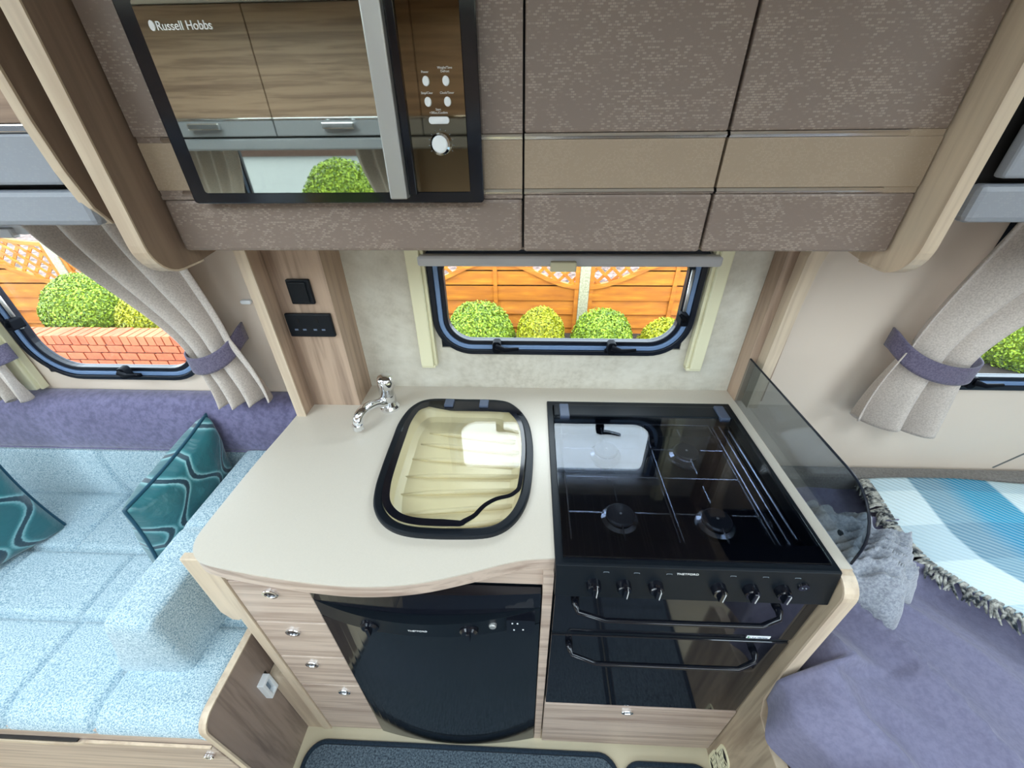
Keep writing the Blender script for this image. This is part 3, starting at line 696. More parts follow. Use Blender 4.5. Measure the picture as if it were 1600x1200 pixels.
for kx in (.122, .175, .231, .340, .395, .449):
    kz = .862; yk = -.5635
    k_ = O('control_knob', G().lathe([(.0135, -.002), (.0125, .012), (.0115, .014)], (kx, yk, kz), '-y', 24), BLACK, CK)
    O('grip', B(kx-.0035, kx+.0035, yk-.020, yk-.010, kz-.0125, kz+.0125), BLACK, k_, bevel=.0015)
    O('pointer', B(kx+.0036, kx+.0044, yk-.0205, yk-.012, kz-.0125, kz+.010), INK, k_)
    ic = rrect(kx+.020, .889, .010, .0065, .001, 2); ii = rrect(kx+.020, .889, .0086, .0051, .0008, 2)
    O('symbol', G().ring(ic, ii, -.5600, -.5588, 'y'), INKDIM, CK)
    O('mark', G().prism([(kx+.026,.860),(kx+.030,.860),(kx+.028,.864)], -.5640, -.5625, 'y'), INKDIM, CK)
O('ignition_button', G().lathe([(.010, -.002), (.009, .004)], (.483, -.562, .872), '-y', 20), BLACK, CK)
for dx in (-.003, .003): O('mark', G().prism(circ(.483+dx, .872, .0012), -.5672, -.566, 'y'), INKDIM, CK)
text('logo', 'THETFORD', .0075, (.2815, -.5606, .8915), RX, INK, CK, 'CENTER')
def oven_door(name, z0, z1, hz, hz2, hx0, hx1):
    d = O(name, B(.0565, .5365, YO, YO+.014, z0, z1), OVEN, CK, bevel=.002)
    yh = YO-.031
    g = G().tube([(hx0, YO-.001, hz), (hx0, yh+.02, hz), (hx0+.004, yh+.008, hz-.004), (hx0+.055, yh, hz2), (hx1-.035, yh, hz2), (hx1-.004, yh+.008, hz-.004), (hx1, yh+.02, hz), (hx1, YO-.001, hz)], [.008,.007,.0052,.0052,.0052,.0052,.007,.008], 10)
    O('door_handle', g, BLACK, d, smooth=True)
    return d
oven_door('grill_door', .674, .818, .803, .788, .094, .462)
oven_door('oven_door', .302, .661, .634, .612, .094, .472)
O('vent_strip', B(.058, .535, YO+.003, YO+.012, .662, .673), BLACKM, CK)
st = O('sticker', B(.446, .492, YO-.0008, YO, .678, .687), WHITEP, CK, label='white sticker with small green mark')
O('sticker_mark', B(.448, .451, YO-.0011, YO-.0008, .6798, .6852), plain('green_mark', rgb(40,130,80), .5), st)
text('lettering', 'i  4 yr Warranty', .0052, (.4525, YO-.0012, .6802), RX, plain('sticker_ink', rgb(60,90,120), .6), CK)

PD = T('plinth_drawer', 'pale wooden drawer under the oven', 'drawer', (.297, -.55, .02))
O('drawer_front', B(.0555, .5385, -.562, -.545, .022, .298), W_X, PD, bevel=.0015)
kn = O('knob', G().ring(circ(.268, .274, .0155, .0105, 24), circ(.268, .274, .0105, .0062, 24), -.5675, -.5615, 'y'), CHROME, PD, bevel=.0012)
O('knob_centre', G().lathe([(.0102, 0), (.009, .002)], (.268, -.5625, .274), '-y', 16), KC, PD)
O('kickboard', B(-.4265, .54, -.535, -.525, 0, .02), W_EDGE, label='pale kickboard strip along the floor under kitchen units', cat='board')

# side panel right of the cooker with the bed base
pts = [(-.09, 0), (-.79, 0), (-.79, .36), (-.775, .385), (-.74, .395), (-.66, .40), (-.605, .415), (-.587, .46), (-.583, .6), (-.580, .86), (-.572, .884), (-.556, .897), (-.09, .897)]
SP = T('side_panel', 'tall wooden side panel between cooker and bed with floor vent', 'panel', (.56, -.4, 0))
WPG = wood('wood_panel_grained', rgb(176,158,134), rgb(134,116,96), 'z', 1.0)
pts = [(-.09, 0), (-.787, 0), (-.787, .36), (-.772, .383), (-.74, .392), (-.66, .397), (-.603, .413), (-.586, .46), (-.580, .6)]+[(-.546-.033*math.cos(PI/2*k/6), .861+.033*math.sin(PI/2*k/6)) for k in range(7)]+[(-.5455, .894), (-.5455, .860), (-.09, .860)]
O('board', G().prism(pts, .5405, .5640, 'x'), WPG, SP)
L = [np.array(p) for p in pts[1:16]]; v = []; f = []; n = len(L)
for i in range(n):
    t_ = L[min(i+1,n-1)]-L[max(i-1,0)]; t_ /= np.linalg.norm(t_); nn = np.array((-t_[1], t_[0])); q = L[i]+nn*.004
    if nn[0] > 0 and i < 14: q = L[i]-nn*.004
    v += [(.5400, *L[i]), (.5645, *L[i]), (.5645, *q), (.5400, *q)]
for i in range(n-1):
    for k in range(4): k2 = (k+1)%4; f.append((4*i+k, 4*i+4+k, 4*i+4+k2, 4*i+k2))
f += [(0,1,2,3),(4*n-1,4*n-2,4*n-3,4*n-4)]; O('edging', G().add(v, f), W_EDGE, SP, label='pale rounded front edging')
def vent(cy, cz):
    v_ = O('vent', G().ring(rrect(cy, cz, .05, .085, .02, 6), rrect(cy, cz, .036, .070, .015, 6), .5375, .5405, 'x'), CREAMP, SP)
    O('vent_backing', G().prism(rrect(cy, cz, .038, .072, .015, 6), .5390, .5404, 'x'), DARKC, v_)
    g = G()
    for k in range(-4, 5):
        for s_ in (-1, 1):
            a = (cy-.018, cz+k*.012-s_*.012); c_ = (cy+.018, cz+k*.012+s_*.012)
            if abs(a[1]-cz) < .036 and abs(c_[1]-cz) < .036: g.tube([(.538, a[0], a[1]), (.538, c_[0], c_[1])], .0012, 5)
    O('vent_grille', g, CREAMP, v_)
vent(-.605, .105); vent(-.60, .01+.03)

# splashback
g = G(); pts = [(-.006,.9),(-.006,1.032),(-.44,1.032)]+[(-.44-.095*math.sin(PI/2*k/8), .937+.095*math.cos(PI/2*k/8)) for k in range(1,9)]+[(-.535,.9)]
SG = T('splashback', 'smoked glass splashback standing along right edge of the hob', 'glass panel', (.5655, -.27, .9))
O('glass', G().prism(pts, .5665, .5715, 'x'), SPLASH, SG)
pe = [p for p in pts]; L = [(.569, p[0], p[1]) for p in pts[1:]]
O('glass_edge', G().tube(L, .0022, 6), RUBBER, SG)
for (sy, sz) in ((-.035, 1.0), (-.035, .925), (-.49, .925)): O('screw', G().lathe([(.0055,0),(.005,.003),(.002,.004)], (.5665, sy, sz), 'x', 14), SCREW, SG)

# ================================================================== sink and tap
SK = T('sink', 'cream inset sink with black rim under a hinged clear glass lid', 'sink', (-.16, -.3, .9))
CREAMS = plain('cream_sink', rgb(222, 208, 170), .3, vary=.03)
O('rim', G().ring(SO, offset(SO, .019), .896, .911), BLACKM, SK, bevel=.004)
inner = offset(SO, .014)
g = G(); n = len(inner); l2 = offset(SO, .05); v = [(p[0], p[1], .899) for p in inner]+[(p[0], p[1], .872) for p in offset(SO, .034)]+[(p[0], p[1], .866) for p in l2]
f = []
for a in (0, 1):
    for i in range(n): j = (i+1)%n; f.append((a*n+i, a*n+j, (a+1)*n+j, (a+1)*n+i))
f.append(tuple(range(2*n, 3*n))); O('basin', g.add(v, f), CREAMS, SK, smooth=False)
# fanned drainer grooves as raised ribs
for (a, c) in (((-.255,-.172),(-.03,-.205)), ((-.268,-.215),(-.018,-.245)), ((-.277,-.268),(-.016,-.285)), ((-.281,-.325),(-.016,-.322)), ((-.278,-.378),(-.018,-.362)), ((-.262,-.432),(-.03,-.405)), ((-.17,-.466),(-.03,-.44))):
    g = G().tube([(a[0], a[1], .866), (a[0]*.75+c[0]*.25, a[1]*.75+c[1]*.25, .869), (c[0], c[1], .870)], [.002,.0052,.0055], 8)
    O('drainer_ridge', g, CREAMS, SK, smooth=True)
# glass lid
lid = offset(SO, .0185)
lo_ = np.array(lid); cutc = [(-.012,-.400),(-.030,-.418),(-.058,-.428),(-.080,-.445),(-.097,-.470),(-.118,-.487)]
def inside_cut(p): return p[0] > -.112 and p[1] < -.402 and True
def cut_lid(poly):
    out = []; ins = False; k = [i for i, p in enumerate(poly) if inside_cut(p)]
    if not k: return poly
    i0, i1 = min(k), max(k)
    a, bq = poly[:i0], poly[i1+1:]
    cc = spline(cutc, 5, False)
    if np.linalg.norm(np.array(a[-1])-np.array(cc[0])) > np.linalg.norm(np.array(a[-1])-np.array(cc[-1])): cc = cc[::-1]
    return a+cc+bq
lid2 = cut_lid(lid)
def resample(poly, n=140):
    P = np.array(poly+[poly[0]]); s_ = np.r_[0, np.cumsum(np.linalg.norm(np.diff(P, axis=0), axis=1))]; t_ = np.linspace(0, s_[-1], n, endpoint=False)
    return list(zip(np.interp(t_, s_, P[:,0]), np.interp(t_, s_, P[:,1])))
lid3 = resample(lid2)
ld = O('glass_lid', G().prism(lid3, .910, .914), LIDGLASS, SK)
def wband(p):      # border width: broad at left and back, narrow right, thin along the cut
    return .014 + .006*(1 if p[0] < -.2 else 0)
BW_ = [.009 if (p[0] > -.118 and p[1] < -.30) or p[0] > -.02 else .0155 for p in lid3]; BW_ = np.convolve(np.r_[BW_[-4:], BW_, BW_[:4]], np.ones(9)/9, 'valid'); inner2 = offset(lid3, BW_[:, None])
O('lid_border', G().ring(lid3, inner2, .9142, .9155), BLACK, ld)
hp = [(-.262,-.098),(-.05,-.100),(-.012,-.145),(-.045,-.140),(-.09,-.137),(-.20,-.137),(-.235,-.128),(-.262,-.120),(-.285,-.135),(-.292,-.128)]
O('lid_hinge_band', G().prism(hp, .9143, .9157), BLACK, ld)
HG = plain('hinge_blue_grey', rgb(74, 84, 104), .4)
for hx in (-.209, -.116): O('hinge', B(hx-.012, hx+.012, -.122, -.094, .912, .922), HG, SK, bevel=.002)

TP = T('tap', 'chrome swivel tap standing behind the sink', 'tap', (-.372, -.108, .9))
O('base', G().lathe([(.026, 0), (.026, .006), (.0215, .012)], (-.372, -.108, .9), 'z', 28), CHROME, TP, smooth=False)
O('body', G().lathe([(.0205, .010), (.0195, .05), (.0195, .052)], (-.372, -.108, .9), 'z', 28), CHROME, TP, smooth=True)
g = G().lathe([(.0205, .0), (.0205, .045), (.019, .055), (.013, .060), (.004, .0615)], (0, 0, 0), 'z', 28)
R_ = Matrix.Rotation(math.radians(8), 3, 'Y') @ Matrix.Rotation(math.radians(14), 3, 'X')
g.v = [tuple(R_ @ Vector(p) + Vector((-.372, -.108, .951))) for p in g.v]; O('lever_cap', g, CHROME, TP, smooth=True)
g = G().tube(spline([(-.375,-.113,.922),(-.390,-.135,.935),(-.402,-.165,.947),(-.411,-.190,.949),(-.417,-.205,.940),(-.419,-.211,.922)], 5, False), [.0145]*5+[.012]*21, 16)
O('spout', g, CHROME, TP, smooth=True)
O('nozzle', G().lathe([(.0135, 0), (.0135, .014), (.012, .016)], (-.4195, -.2125, .912), 'z', 20), CHROME, TP)

# ================================================================== sofa (left)
SF = T('sofa', 'light blue-grey woven sofa with quilted seat and wooden base', 'sofa', (-1.6, -.4, 0))
ZS = .497
def seam(d, w_=.007): return math.exp(-(d/w_)**2)
def seat_fn(u, v):
    x_ = -2.68 + (2.68-.672)*u; t = v*1.0
    # profile: back crease -> front edge roll
    if t < .78: y_ = -.075 - .575*(t/.78); z_ = ZS; fr = 0
    else:
        a = (t-.78)/.22; ang = a*PI/2; y_ = -.65-.052*math.sin(ang); z_ = ZS-.044*(1-math.cos(ang)); fr = a
    d = 0
    rows = (-.298, -.488)
    for r_ in rows: d = max(d, seam(y_-r_))
    if y_ > -.298: xs_ = (-1.35, -.95, -1.78, -2.2, -2.6)
    elif y_ > -.488: xs_ = (-1.15, -1.47, -1.9, -2.3, -.84)
    else: xs_ = (-1.13, -.93, -1.45, -1.75, -2.1, -2.4)
    for q in xs_: d = max(d, seam(x_-q))
    puff = .010*math.sin(x_*14+y_*7)*math.cos(y_*15)*.3
    # front seams fade the row-2 line
    z_ += puff - .017*d
    edge = min(1, (-.672-x_)/.03); z_ -= .03*(1-math.sqrt(max(0, 1-(1-edge)**2))) if edge < 1 else 0
    if y_ > -.10: z_ -= .012*(1-(-.075-y_)/.025)
    return (x_, y_+(.006*d if fr else 0), z_)
g = G().grid(seat_fn, 420, 110); n0 = len(g.v)
O('seat_cushion', g, SOFA, SF, smooth=True)
O('seat_side', G().prism([(-.07,.36),(-.685,.36),(-.690,.44),(-.68,.462),(-.655,.480),(-.62,.486),(-.07,.486)], -.685, -.6735, 'x'), SOFA, SF, bevel=.005)
def back_fn(u, v):
    x_ = -2.68 + (2.68-.68)*u; z_ = .46+.235*v; y_ = -.075+.004*math.sin(v*PI)*-3
    d = 0
    for q in (-1.35, -.98, -1.8, -2.25): d = max(d, seam(x_-(q + (v-.0)*-.04*0 - .015*v)))
    y_ += .022*d
    if v > .93: y_ += .03*((v-.93)/.07)**2
    return (x_, y_, z_)
O('back_cushion', G().grid(back_fn, 360, 26), SOFA, SF, smooth=True)
O('back_board', B(-2.68, -.66, -.055, -.003, .02, .70), W_X, SF)
# purple bolster: curved wedge profile
prof = [(-.003,.872),(-.02,.872),(-.045,.862),(-.062,.84),(-.074,.80),(-.082,.75),(-.083,.715),(-.078,.7),(-.06,.695),(-.003,.695)]
P_ = spline(prof, 4, False)
g = G()
def pur(u, v):
    x_ = -2.68+(2.68-.640)*u; k = v*(len(P_)-1); i = min(int(k), len(P_)-2); t = k-i; p = np.array(P_[i])*(1-t)+np.array(P_[i+1])*t
    e = min(1, (-.640-x_)/.02); s_ = math.sqrt(max(0, 1-(1-e)**2))
    return (x_, -.003+(p[0]+.003)*(.3+.7*s_)+.002*blob_noise((x_*4, v*4, 0), 1), .78+(p[1]-.78)*(.55+.45*s_))
O('headrest_bolster', G().grid(pur, 200, 40, True), SUEDE, SF, smooth=True, label='purple suede bolster')
O('bolster_piping', G().tube([(-2.68,-.0815,.7),(-.662,-.0815,.7)], .0035, 6), SUEDE, SF)
# arm bolster
def arm(u, v):
    # closed cross-section in x-z, lofted in y ; v along y, u around
    sec = [(-.766,.47),(-.763,.60),(-.765,.685),(-.775,.703),(-.80,.707),(-.845,.707),(-.868,.697),(-.885,.65),(-.918,.56),(-.945,.50),(-.95,.47)]
    S_ = arm.s; k = u*(len(S_)-1); i = min(int(k), len(S_)-2); t = k-i; p = np.array(S_[i])*(1-t)+np.array(S_[i+1])*t
    y0, y1 = -.598, -.085
    e = v*.5137; ed = min(1, e/.022)*1.0; s_ = math.sqrt(max(0, 1-(1-ed)**2))
    c = np.array((-.835, .58)); p = c+(p-c)*(.80+.20*s_)
    d = .005*seam(y0+(y1-y0)*v+.36, .008)
    return (p[0], y0+(y1-y0)*v-(0 if v > 0 else 0), p[1]-d*(1 if p[1] > .6 else 0))
arm.s = spline([(-.766,.47),(-.763,.60),(-.764,.68),(-.772,.701),(-.80,.707),(-.845,.707),(-.868,.697),(-.885,.65),(-.918,.56),(-.945,.50),(-.95,.47)], 4, False)
g = G().grid(arm, 60, 80, True); nb = 61
g.f.append(tuple(range(0, 61))); O('arm_bolster', g, SOFA, SF, smooth=True, label='boxy woven arm bolster')
# base
O('drawer_front', B(-2.66, -.690, -.700, -.684, .02, .392), W_X, SF, bevel=.002)
O('front_rail', B(-2.66, -.685, -.697, -.680, .396, .455), W_X, SF, bevel=.002)
g = G().prism([(-1.30,.392),(-1.02,.392),(-1.0,.396),(-1.0,.400),(-1.30,.400)], -.7035, -.698, 'y'); O('finger_pull', g, DARKC, SF)
g = G().prism([(-1.32,.392),(-1.05,.380),(-1.015,.384),(-.98,.398),(-.69,.400),(-.69,.394),(-.975,.391),(-1.01,.375),(-1.05,.368),(-1.32,.372)], -.7045, -.699, 'y'); O('pull_edging', g, W_EDGE, SF)
kn = O('knob', G().ring(circ(-.722, .335, .0125, .0095, 24), circ(-.722, .335, .0075, .005, 24), -.7065, -.7, 'y'), CHROME, SF, bevel=.001)
O('carcass', B(-2.66, -.692, -.68, -.06, .01, .40), DARKC, SF)
ES = T('sofa_end_panel', 'shade-darkened grained wooden end panel of the sofa with white switch', 'panel', (-.667, -.63, 0))
pts = [(-.40, 0), (-.700, 0), (-.700, .478)]+[(-.665-.035*math.cos(PI/2*k/6), .485+.035*math.sin(PI/2*k/6)) for k in range(7)]+[(-.40, .522)]
O('board', G().prism(pts, -.6695, -.6605, 'x'), W_SIDE_SHADED, ES)
pi2 = [(p[0]+.0 if p[0] > -.41 else p[0], p[1]) for p in pts]
L = [np.array(p) for p in pts[1:]]; v = []; f = []; n = len(L)
for i in range(n):
    t_ = L[min(i+1,n-1)]-L[max(i-1,0)]; t_ /= np.linalg.norm(t_); nn = np.array((-t_[1], t_[0])); q = L[i]+nn*.004
    v += [(-.674, *L[i]), (-.658, *L[i]), (-.658, *q), (-.674, *q)]
for i in range(n-1):
    for k in range(4): k2 = (k+1)%4; f.append((4*i+k, 4*i+k2, 4*i+4+k2, 4*i+4+k))
f += [(0,3,2,1),(4*n-4,4*n-3,4*n-2,4*n-1)]; O('edging', G().add(v, f), W_EDGE, ES, label='pale rounded edging')
sk = O('rocker_switch', G().ring(rrect(-.568, .352, .030, .072, .002, 2), rrect(-.568, .352, .014, .054, .002, 2), -.6605, -.644, 'x'), WHITEP, ES, bevel=.001)
O('rocker', B(-.6605, -.655, -.572, -.560, .330, .374), plain('rocker_grey', rgb(120,136,150), .4), sk)
O('socket_recess', B(-.6605, -.6590, -.553, -.547, .325, .385), DARKC, ES)

# teal cushions
def cushion(label, c, size, thick, axes, gp):
    """axes: (right, up, normal) unit vectors"""
    R3 = [Vector(a).normalized() for a in axes]; h = size/2
    root = T('cushion', label, 'cushion', c, gp); C0 = Vector(c)
    for sgn in (1, -1):
        def fn(u, v, sgn=sgn):
            a, b_ = 2*u-1, 2*v-1
            pin = 1-.10*(1-a*a)*abs(b_)**3*0
            x_ = a*h*(1-.07*(1-b_*b_)); y_ = b_*h*(1-.07*(1-a*a))
            e = max(0, (1-a*a))*max(0, (1-b_*b_)); t = thick/2*e**.33
            wr = .006*(blob_noise((u*5, v*5, sgn), 1.3))*e**.3 + .006*math.sin(18*(a+.3*b_))*max(0, abs(a)-.72)*2*e**.2 + .005*math.sin(20*(b_-.2*a))*max(0, abs(b_)-.72)*2*e**.2
            return tuple(C0+R3[0]*x_+R3[1]*y_+R3[2]*sgn*(t+wr))
        O('cover', G().grid(fn, 44, 44, sgn < 0), TEAL, root, smooth=True)
    L = []
    for k in range(97):
        s_ = 4*k/96; i = int(s_)%4; t = s_-int(s_)
        a, b_ = ((2*t-1, -1), (1, 2*t-1), (1-2*t, 1), (-1, 1-2*t))[i]
        x_ = a*h*(1-.07*(1-b_*b_)); y_ = b_*h*(1-.07*(1-a*a)); L.append(C0+R3[0]*x_+R3[1]*y_)
    O('piping', G().tube(L, .005, 6), PIPING, root, smooth=True)
    return root
cushion('teal ogee-patterned cushion propped against the arm bolster', (-.962, -.235, .654), .30, .16, ((.12, 1, .24), (.03, .10, 1), (1, -.08, .02)), 'teal cushions on the sofa')
cushion('teal ogee-patterned cushion standing at the far left of the sofa', (-1.56, -.385, .685), .40, .15, ((.43, .90, 0), (-.12, .06, 1), (.90, -.43, .12)), 'teal cushions on the sofa')

# ================================================================== curtains
def curtain(label, top, tie, bot, zt, ztie, zb, gp, y0=-.07, folds=4, amp=.022, tie_tilt=0., bot_tilt=0., tip=None, tie_y=.0, bow=0):
    """top/tie/bot: (x left, x right)"""
    root = T('curtain', label, 'curtain', ((top[0]+top[1])/2, y0, zb), gp)
    def fn(u, v):
        if v < .6:
            t = v/.6; s_ = t*t*(3-2*t)*.85+.15*t; xa = top[0]+(tie[0]-top[0])*s_; xb = top[1]+(tie[1]-top[1])*s_
            z_ = zt+(ztie-zt)*t + tie_tilt*(u-.5)*t
            A = amp*(1-.45*t)
        else:
            t = (v-.6)/.4; s_ = math.sin(t*PI/2); xa = tie[0]+(bot[0]-tie[0])*s_; xb = tie[1]+(bot[1]-tie[1])*s_
            z_ = ztie+(zb-ztie)*t + (tie_tilt*(1-t)+bot_tilt*t)*(u-.5)
            A = amp*(.55+.7*t)
            if t > .0: z_ += t*.012*math.sin(u*folds*2*PI+1)
        x_ = xa+(xb-xa)*u+ .006*math.sin(u*folds*2*PI+1.2)
        y_ = y0 - A*math.cos(u*folds*2*PI+.6*math.sin(v*3)) - .012*math.sin(u*PI)+tie_y*math.exp(-((v-.6)/.25)**2)
        return (x_, min(y_, -.012), z_)
    O('cloth', G().grid(fn, 90, 60), LINEN, root, smooth=True, solid=.003)
    def band(u, v):
        a = PI*u; cx, hw = (tie[0]+tie[1])/2, (tie[1]-tie[0])/2+.010
        x_ = cx-hw*math.cos(a); y_ = -.03-(abs(y0)+.018+amp-.03)*math.sin(a)**.6 if 0 < u < 1 else -.03
        return (x_, y_, ztie-.024+.048*v+tie_tilt*(u-.5)+bow*math.sin(a)*-1)
    O('tieback', G().grid(band, 40, 6), TIE, root, smooth=True, solid=.004, label='purple-grey tieback band')
    return root
curtain('grey linen curtain tied back at right side of the sofa window', (-1.12, -.80), (-.895, -.762), (-.868, -.712), 1.42, 1.06, .885, 'linen curtains', folds=3, amp=.028, tie_tilt=.06, bot_tilt=.03, bow=.03)
curtain('grey linen curtain tied back at far left of the sofa window', (-1.72, -1.50), (-1.60, -1.462), (-1.58, -1.45), 1.42, 1.03, .89, 'linen curtains', tie_tilt=-.02, bot_tilt=-.02, bow=.01)
curtain('grey linen curtain tied back beside the bed window', (.955, 1.36), (.908, 1.10), (.860, 1.125), 1.42, 1.06, .84, 'linen curtains', folds=2.5, amp=.03, tie_tilt=-.06, bot_tilt=-.06, bow=.03)
curtain('grey linen curtain left of the opposite window, mirrored in the microwave', (-1.92, -1.60), (-1.90, -1.68), (-1.90, -1.68), 1.42, .95, .8, 'opposite curtains', y0=-.07, folds=4).location = (-1.76, YF+.10, .8)
curtain('grey linen curtain right of the opposite window, mirrored in the microwave', (-.95, -.62), (-.80, -.62), (-.80, -.62), 1.42, .95, .8, 'opposite curtains', y0=-.07, folds=4).location = (-.785, YF+.10, .8)

# ================================================================== bed (right)
BD = T('bed', 'made-up bed base with cushions on the right of the kitchen', 'bed', (1.6, -.4, 0))
O('base', B(.592, 2.58, -.78, -.005, 0, .40), W_X, BD); O('mattress', B(.64, 2.58, -.70, -.06, .402, .50), SOFA, BD, bevel=.02)
O('base_edging', B(.5895, 2.58, -.797, -.782, .385, .415), WHITEP, BD, bevel=.003)
O('rear_bolster', B(.70, 2.58, -.055, -.004,   .40, .618), fabric('taupe_upholstery', rgb(112,108,104), rgb(134,130,126), 200, .3), BD, bevel=.012)
def ridge(x_, y_, ang, sc, seed):
    c_, s_ = math.cos(ang), math.sin(ang); a = x_*c_+y_*s_; b_ = -x_*s_+y_*c_
    n_ = blob_noise((a*1.3, b_*sc, seed), 1.0); return 1-abs(n_)*2.2
def duv(u, v):
    y_ = -.035 + (-.86+.035)*v; x_ = .572+1.97*u
    # rolled edges on the left and the front
    z_ = .565+.02*math.sin(x_*5+y_*3)
    ang = math.radians(-52)
    ph = math.atan2(-(y_+.20), x_-.55+.001); rr_ = math.hypot(y_+.20, x_-.55); fd = min(1, rr_/.18)*math.exp(-max(0, rr_-.45)*1.1)
    sw = ph*19+1.6*math.sin(rr_*6)+2*blob_noise((x_*2.2, y_*2.2, 4), 1); z_ += .060*fd*(1-abs(math.sin(sw*.5)))**1.6*(.4+.6*abs(math.sin(ph*3.1+1)))
    z_ += .010*ridge(x_*1.3+.2, y_, ang, 6.5, 3)*min(1, v*1.6) + .006*ridge(x_, y_, ang+.3, 12, 9)
    z_ += .02*blob_noise((x_*3, y_*3, 2), 1)
    z_ += .045*math.exp(-((x_-.58)/.13)**2-((y_+.615)/.09)**2)
    sm = lambda t: (lambda q: q*q*(3-2*q))(max(0, min(1, t)))
    out_ = sm((-.574-y_)/.025)
    shift = .064*out_*(1-.70*sm((-.665-y_)/.07)) + .008*blob_noise((y_*18, 3, 1), 1)*sm((-.57-y_)/.03)
    EW = .12; e = min(1, u*1.97/EW); x_ -= shift*max(0, 1-max(0, u*1.97-EW)/.12)
    if e < 1:
        Rr = .05; x1 = .572+EW-shift; xl_ = .592-shift
        if e > .35:
            a = (1-e)/.65*PI/2; x_ = x1-(x1-xl_)*math.sin(a); z_ = z_-Rr*(1-math.cos(a))
        else:
            q = 1-e/.35; x_ = xl_+.012*q*math.sin(y_*40)*out_; z_ = z_-Rr-(.125 if out_ > 0 else .02)*q*max(out_, .2)
    e2 = min(1, (1-v)/.09); s2 = math.sqrt(max(0, 1-(1-e2)**2)); z_ = z_*s2+(.41)*(1-s2)
    y_ = -.035+(y_+.035)*1.0
    cut_ = .86; yy_ = y_
    # bottom-left corner rounds off
    cr_ = max(0, 1-(x_-.54)/.22)**2; yy_ += .075*cr_*v**8
    return (x_, yy_, z_)
O('duvet', G().grid(duv, 190, 110, True), DUVET, label='crumpled purple-grey duvet spread over the bed', cat='duvet', smooth=True)
def xl(y_): return float(np.interp(-y_, [0,.07,.15,.25,.33,.40,.466,.6,.75], [1.045,1.035,1.03,1.018,1.024,1.06,1.11,1.23,1.38]))
def bz(x_, y_):
    return .607+.010*math.sin(x_*7+y_*5)+.008*blob_noise((x_*5, y_*5, 7), 1)+.012*math.sin(x_*3.0-y_*9)*min(1, -y_*3)
BL = T('tartan_blanket', 'blue, white and grey tartan blanket with fringe laid on the bed', 'blanket', (1.6, -.4, .6))
def bl(u, v):
    y_ = -.06-.69*v; x0 = xl(y_); return (x0+(2.5-x0)*u, y_, bz(x0+(2.5-x0)*u, y_)+.012*(1-math.exp(-u*30)))
g = G().grid(bl, 200, 90, True); g.uv = [( (p[0]-xl(p[1]))*.92+.0, -p[1]) for p in g.v]
O('cloth', g, TARTAN, BL, smooth=True, solid=.006)
g = G()
for k in range(150):
    y_ = -.065-.66*k/150+random.uniform(-.003,.003); x0 = xl(y_); sl = (xl(y_-.02)-xl(y_+.02))/.04
    nx, ny = -1, -sl; L_ = math.hypot(nx, ny); nx, ny = nx/L_, ny/L_
    ln = random.uniform(.026,.046); z_ = bz(x0, y_)+.006; a_ = random.uniform(-.2,1.1)
    pts = [(x0+.008, y_, z_)]
    for s_ in (1,2,3,4):
        t = s_/4; pts.append((x0+nx*ln*t-ny*a_*ln*t*t, y_+ny*ln*t+nx*a_*ln*t*t, z_+.006*math.sin(t*PI)-.012*t))
    g.tube(pts, [.003,.0035,.003,.0036,.0015], 6)
O('fringe', g, FRINGEM, BL, smooth=True, kind='stuff')
# grey fleece throw: a crumpled heap
def fl(u, v):
    th = 2*PI*u; r_ = v
    rr_ = 1+.12*math.sin(3*th+.5)+.07*math.sin(7*th)
    x_ = .815+.165*rr_*r_*math.cos(th)*(1-.02); y_ = -.325+.150*rr_*r_*math.sin(th)
    if x_ < .60: x_ = .60
    h_ = .095*(1-r_**3)+.040*ridge(x_*2, y_*2, .7, 13, 5)*(1-r_**6)+.030*(1-abs(math.sin(22*x_+9*math.sin(y_*17))))*(1-r_**6)
    return (x_, y_, .585+h_-.02*r_**8)
O('fleece_throw', G().grid(fl, 110, 50), FLEECE, label='crumpled grey fleece heaped beside the splashback', cat='throw', smooth=True)

# ================================================================== floor mats
def mat(label, x0, x1, y0, y1, h):
    r_ = T('carpet_mat', label, 'carpet', ((x0+x1)/2, (y0+y1)/2, 0), 'carpet mats'); P = rrect((x0+x1)/2, (y0+y1)/2, x1-x0, y1-y0, .05, 8)
    O('pile', G().prism(offset(P, .008), .001, h), CARPET, r_); 
    L = [(p[0], p[1], h*.6) for p in P]+[(P[0][0], P[0][1], h*.6)]; O('binding', G().tube(L, .007, 8), BINDING, r_, smooth=True)
mat('dark blue-grey carpet mat in front of drawers and dishwasher', -.630, .268, -1.75, -.585, .014)
mat('narrow dark blue-grey carpet mat in front of the cooker', .285, .535, -1.75, -.60, .011)
# opposite bench fronts, reflected in the oven door
O('bench_front', B(-2.6, -.3, -2.215, -1.72, 0, .42), W_X, label='wooden bench front on the opposite side of the aisle', cat='bench')

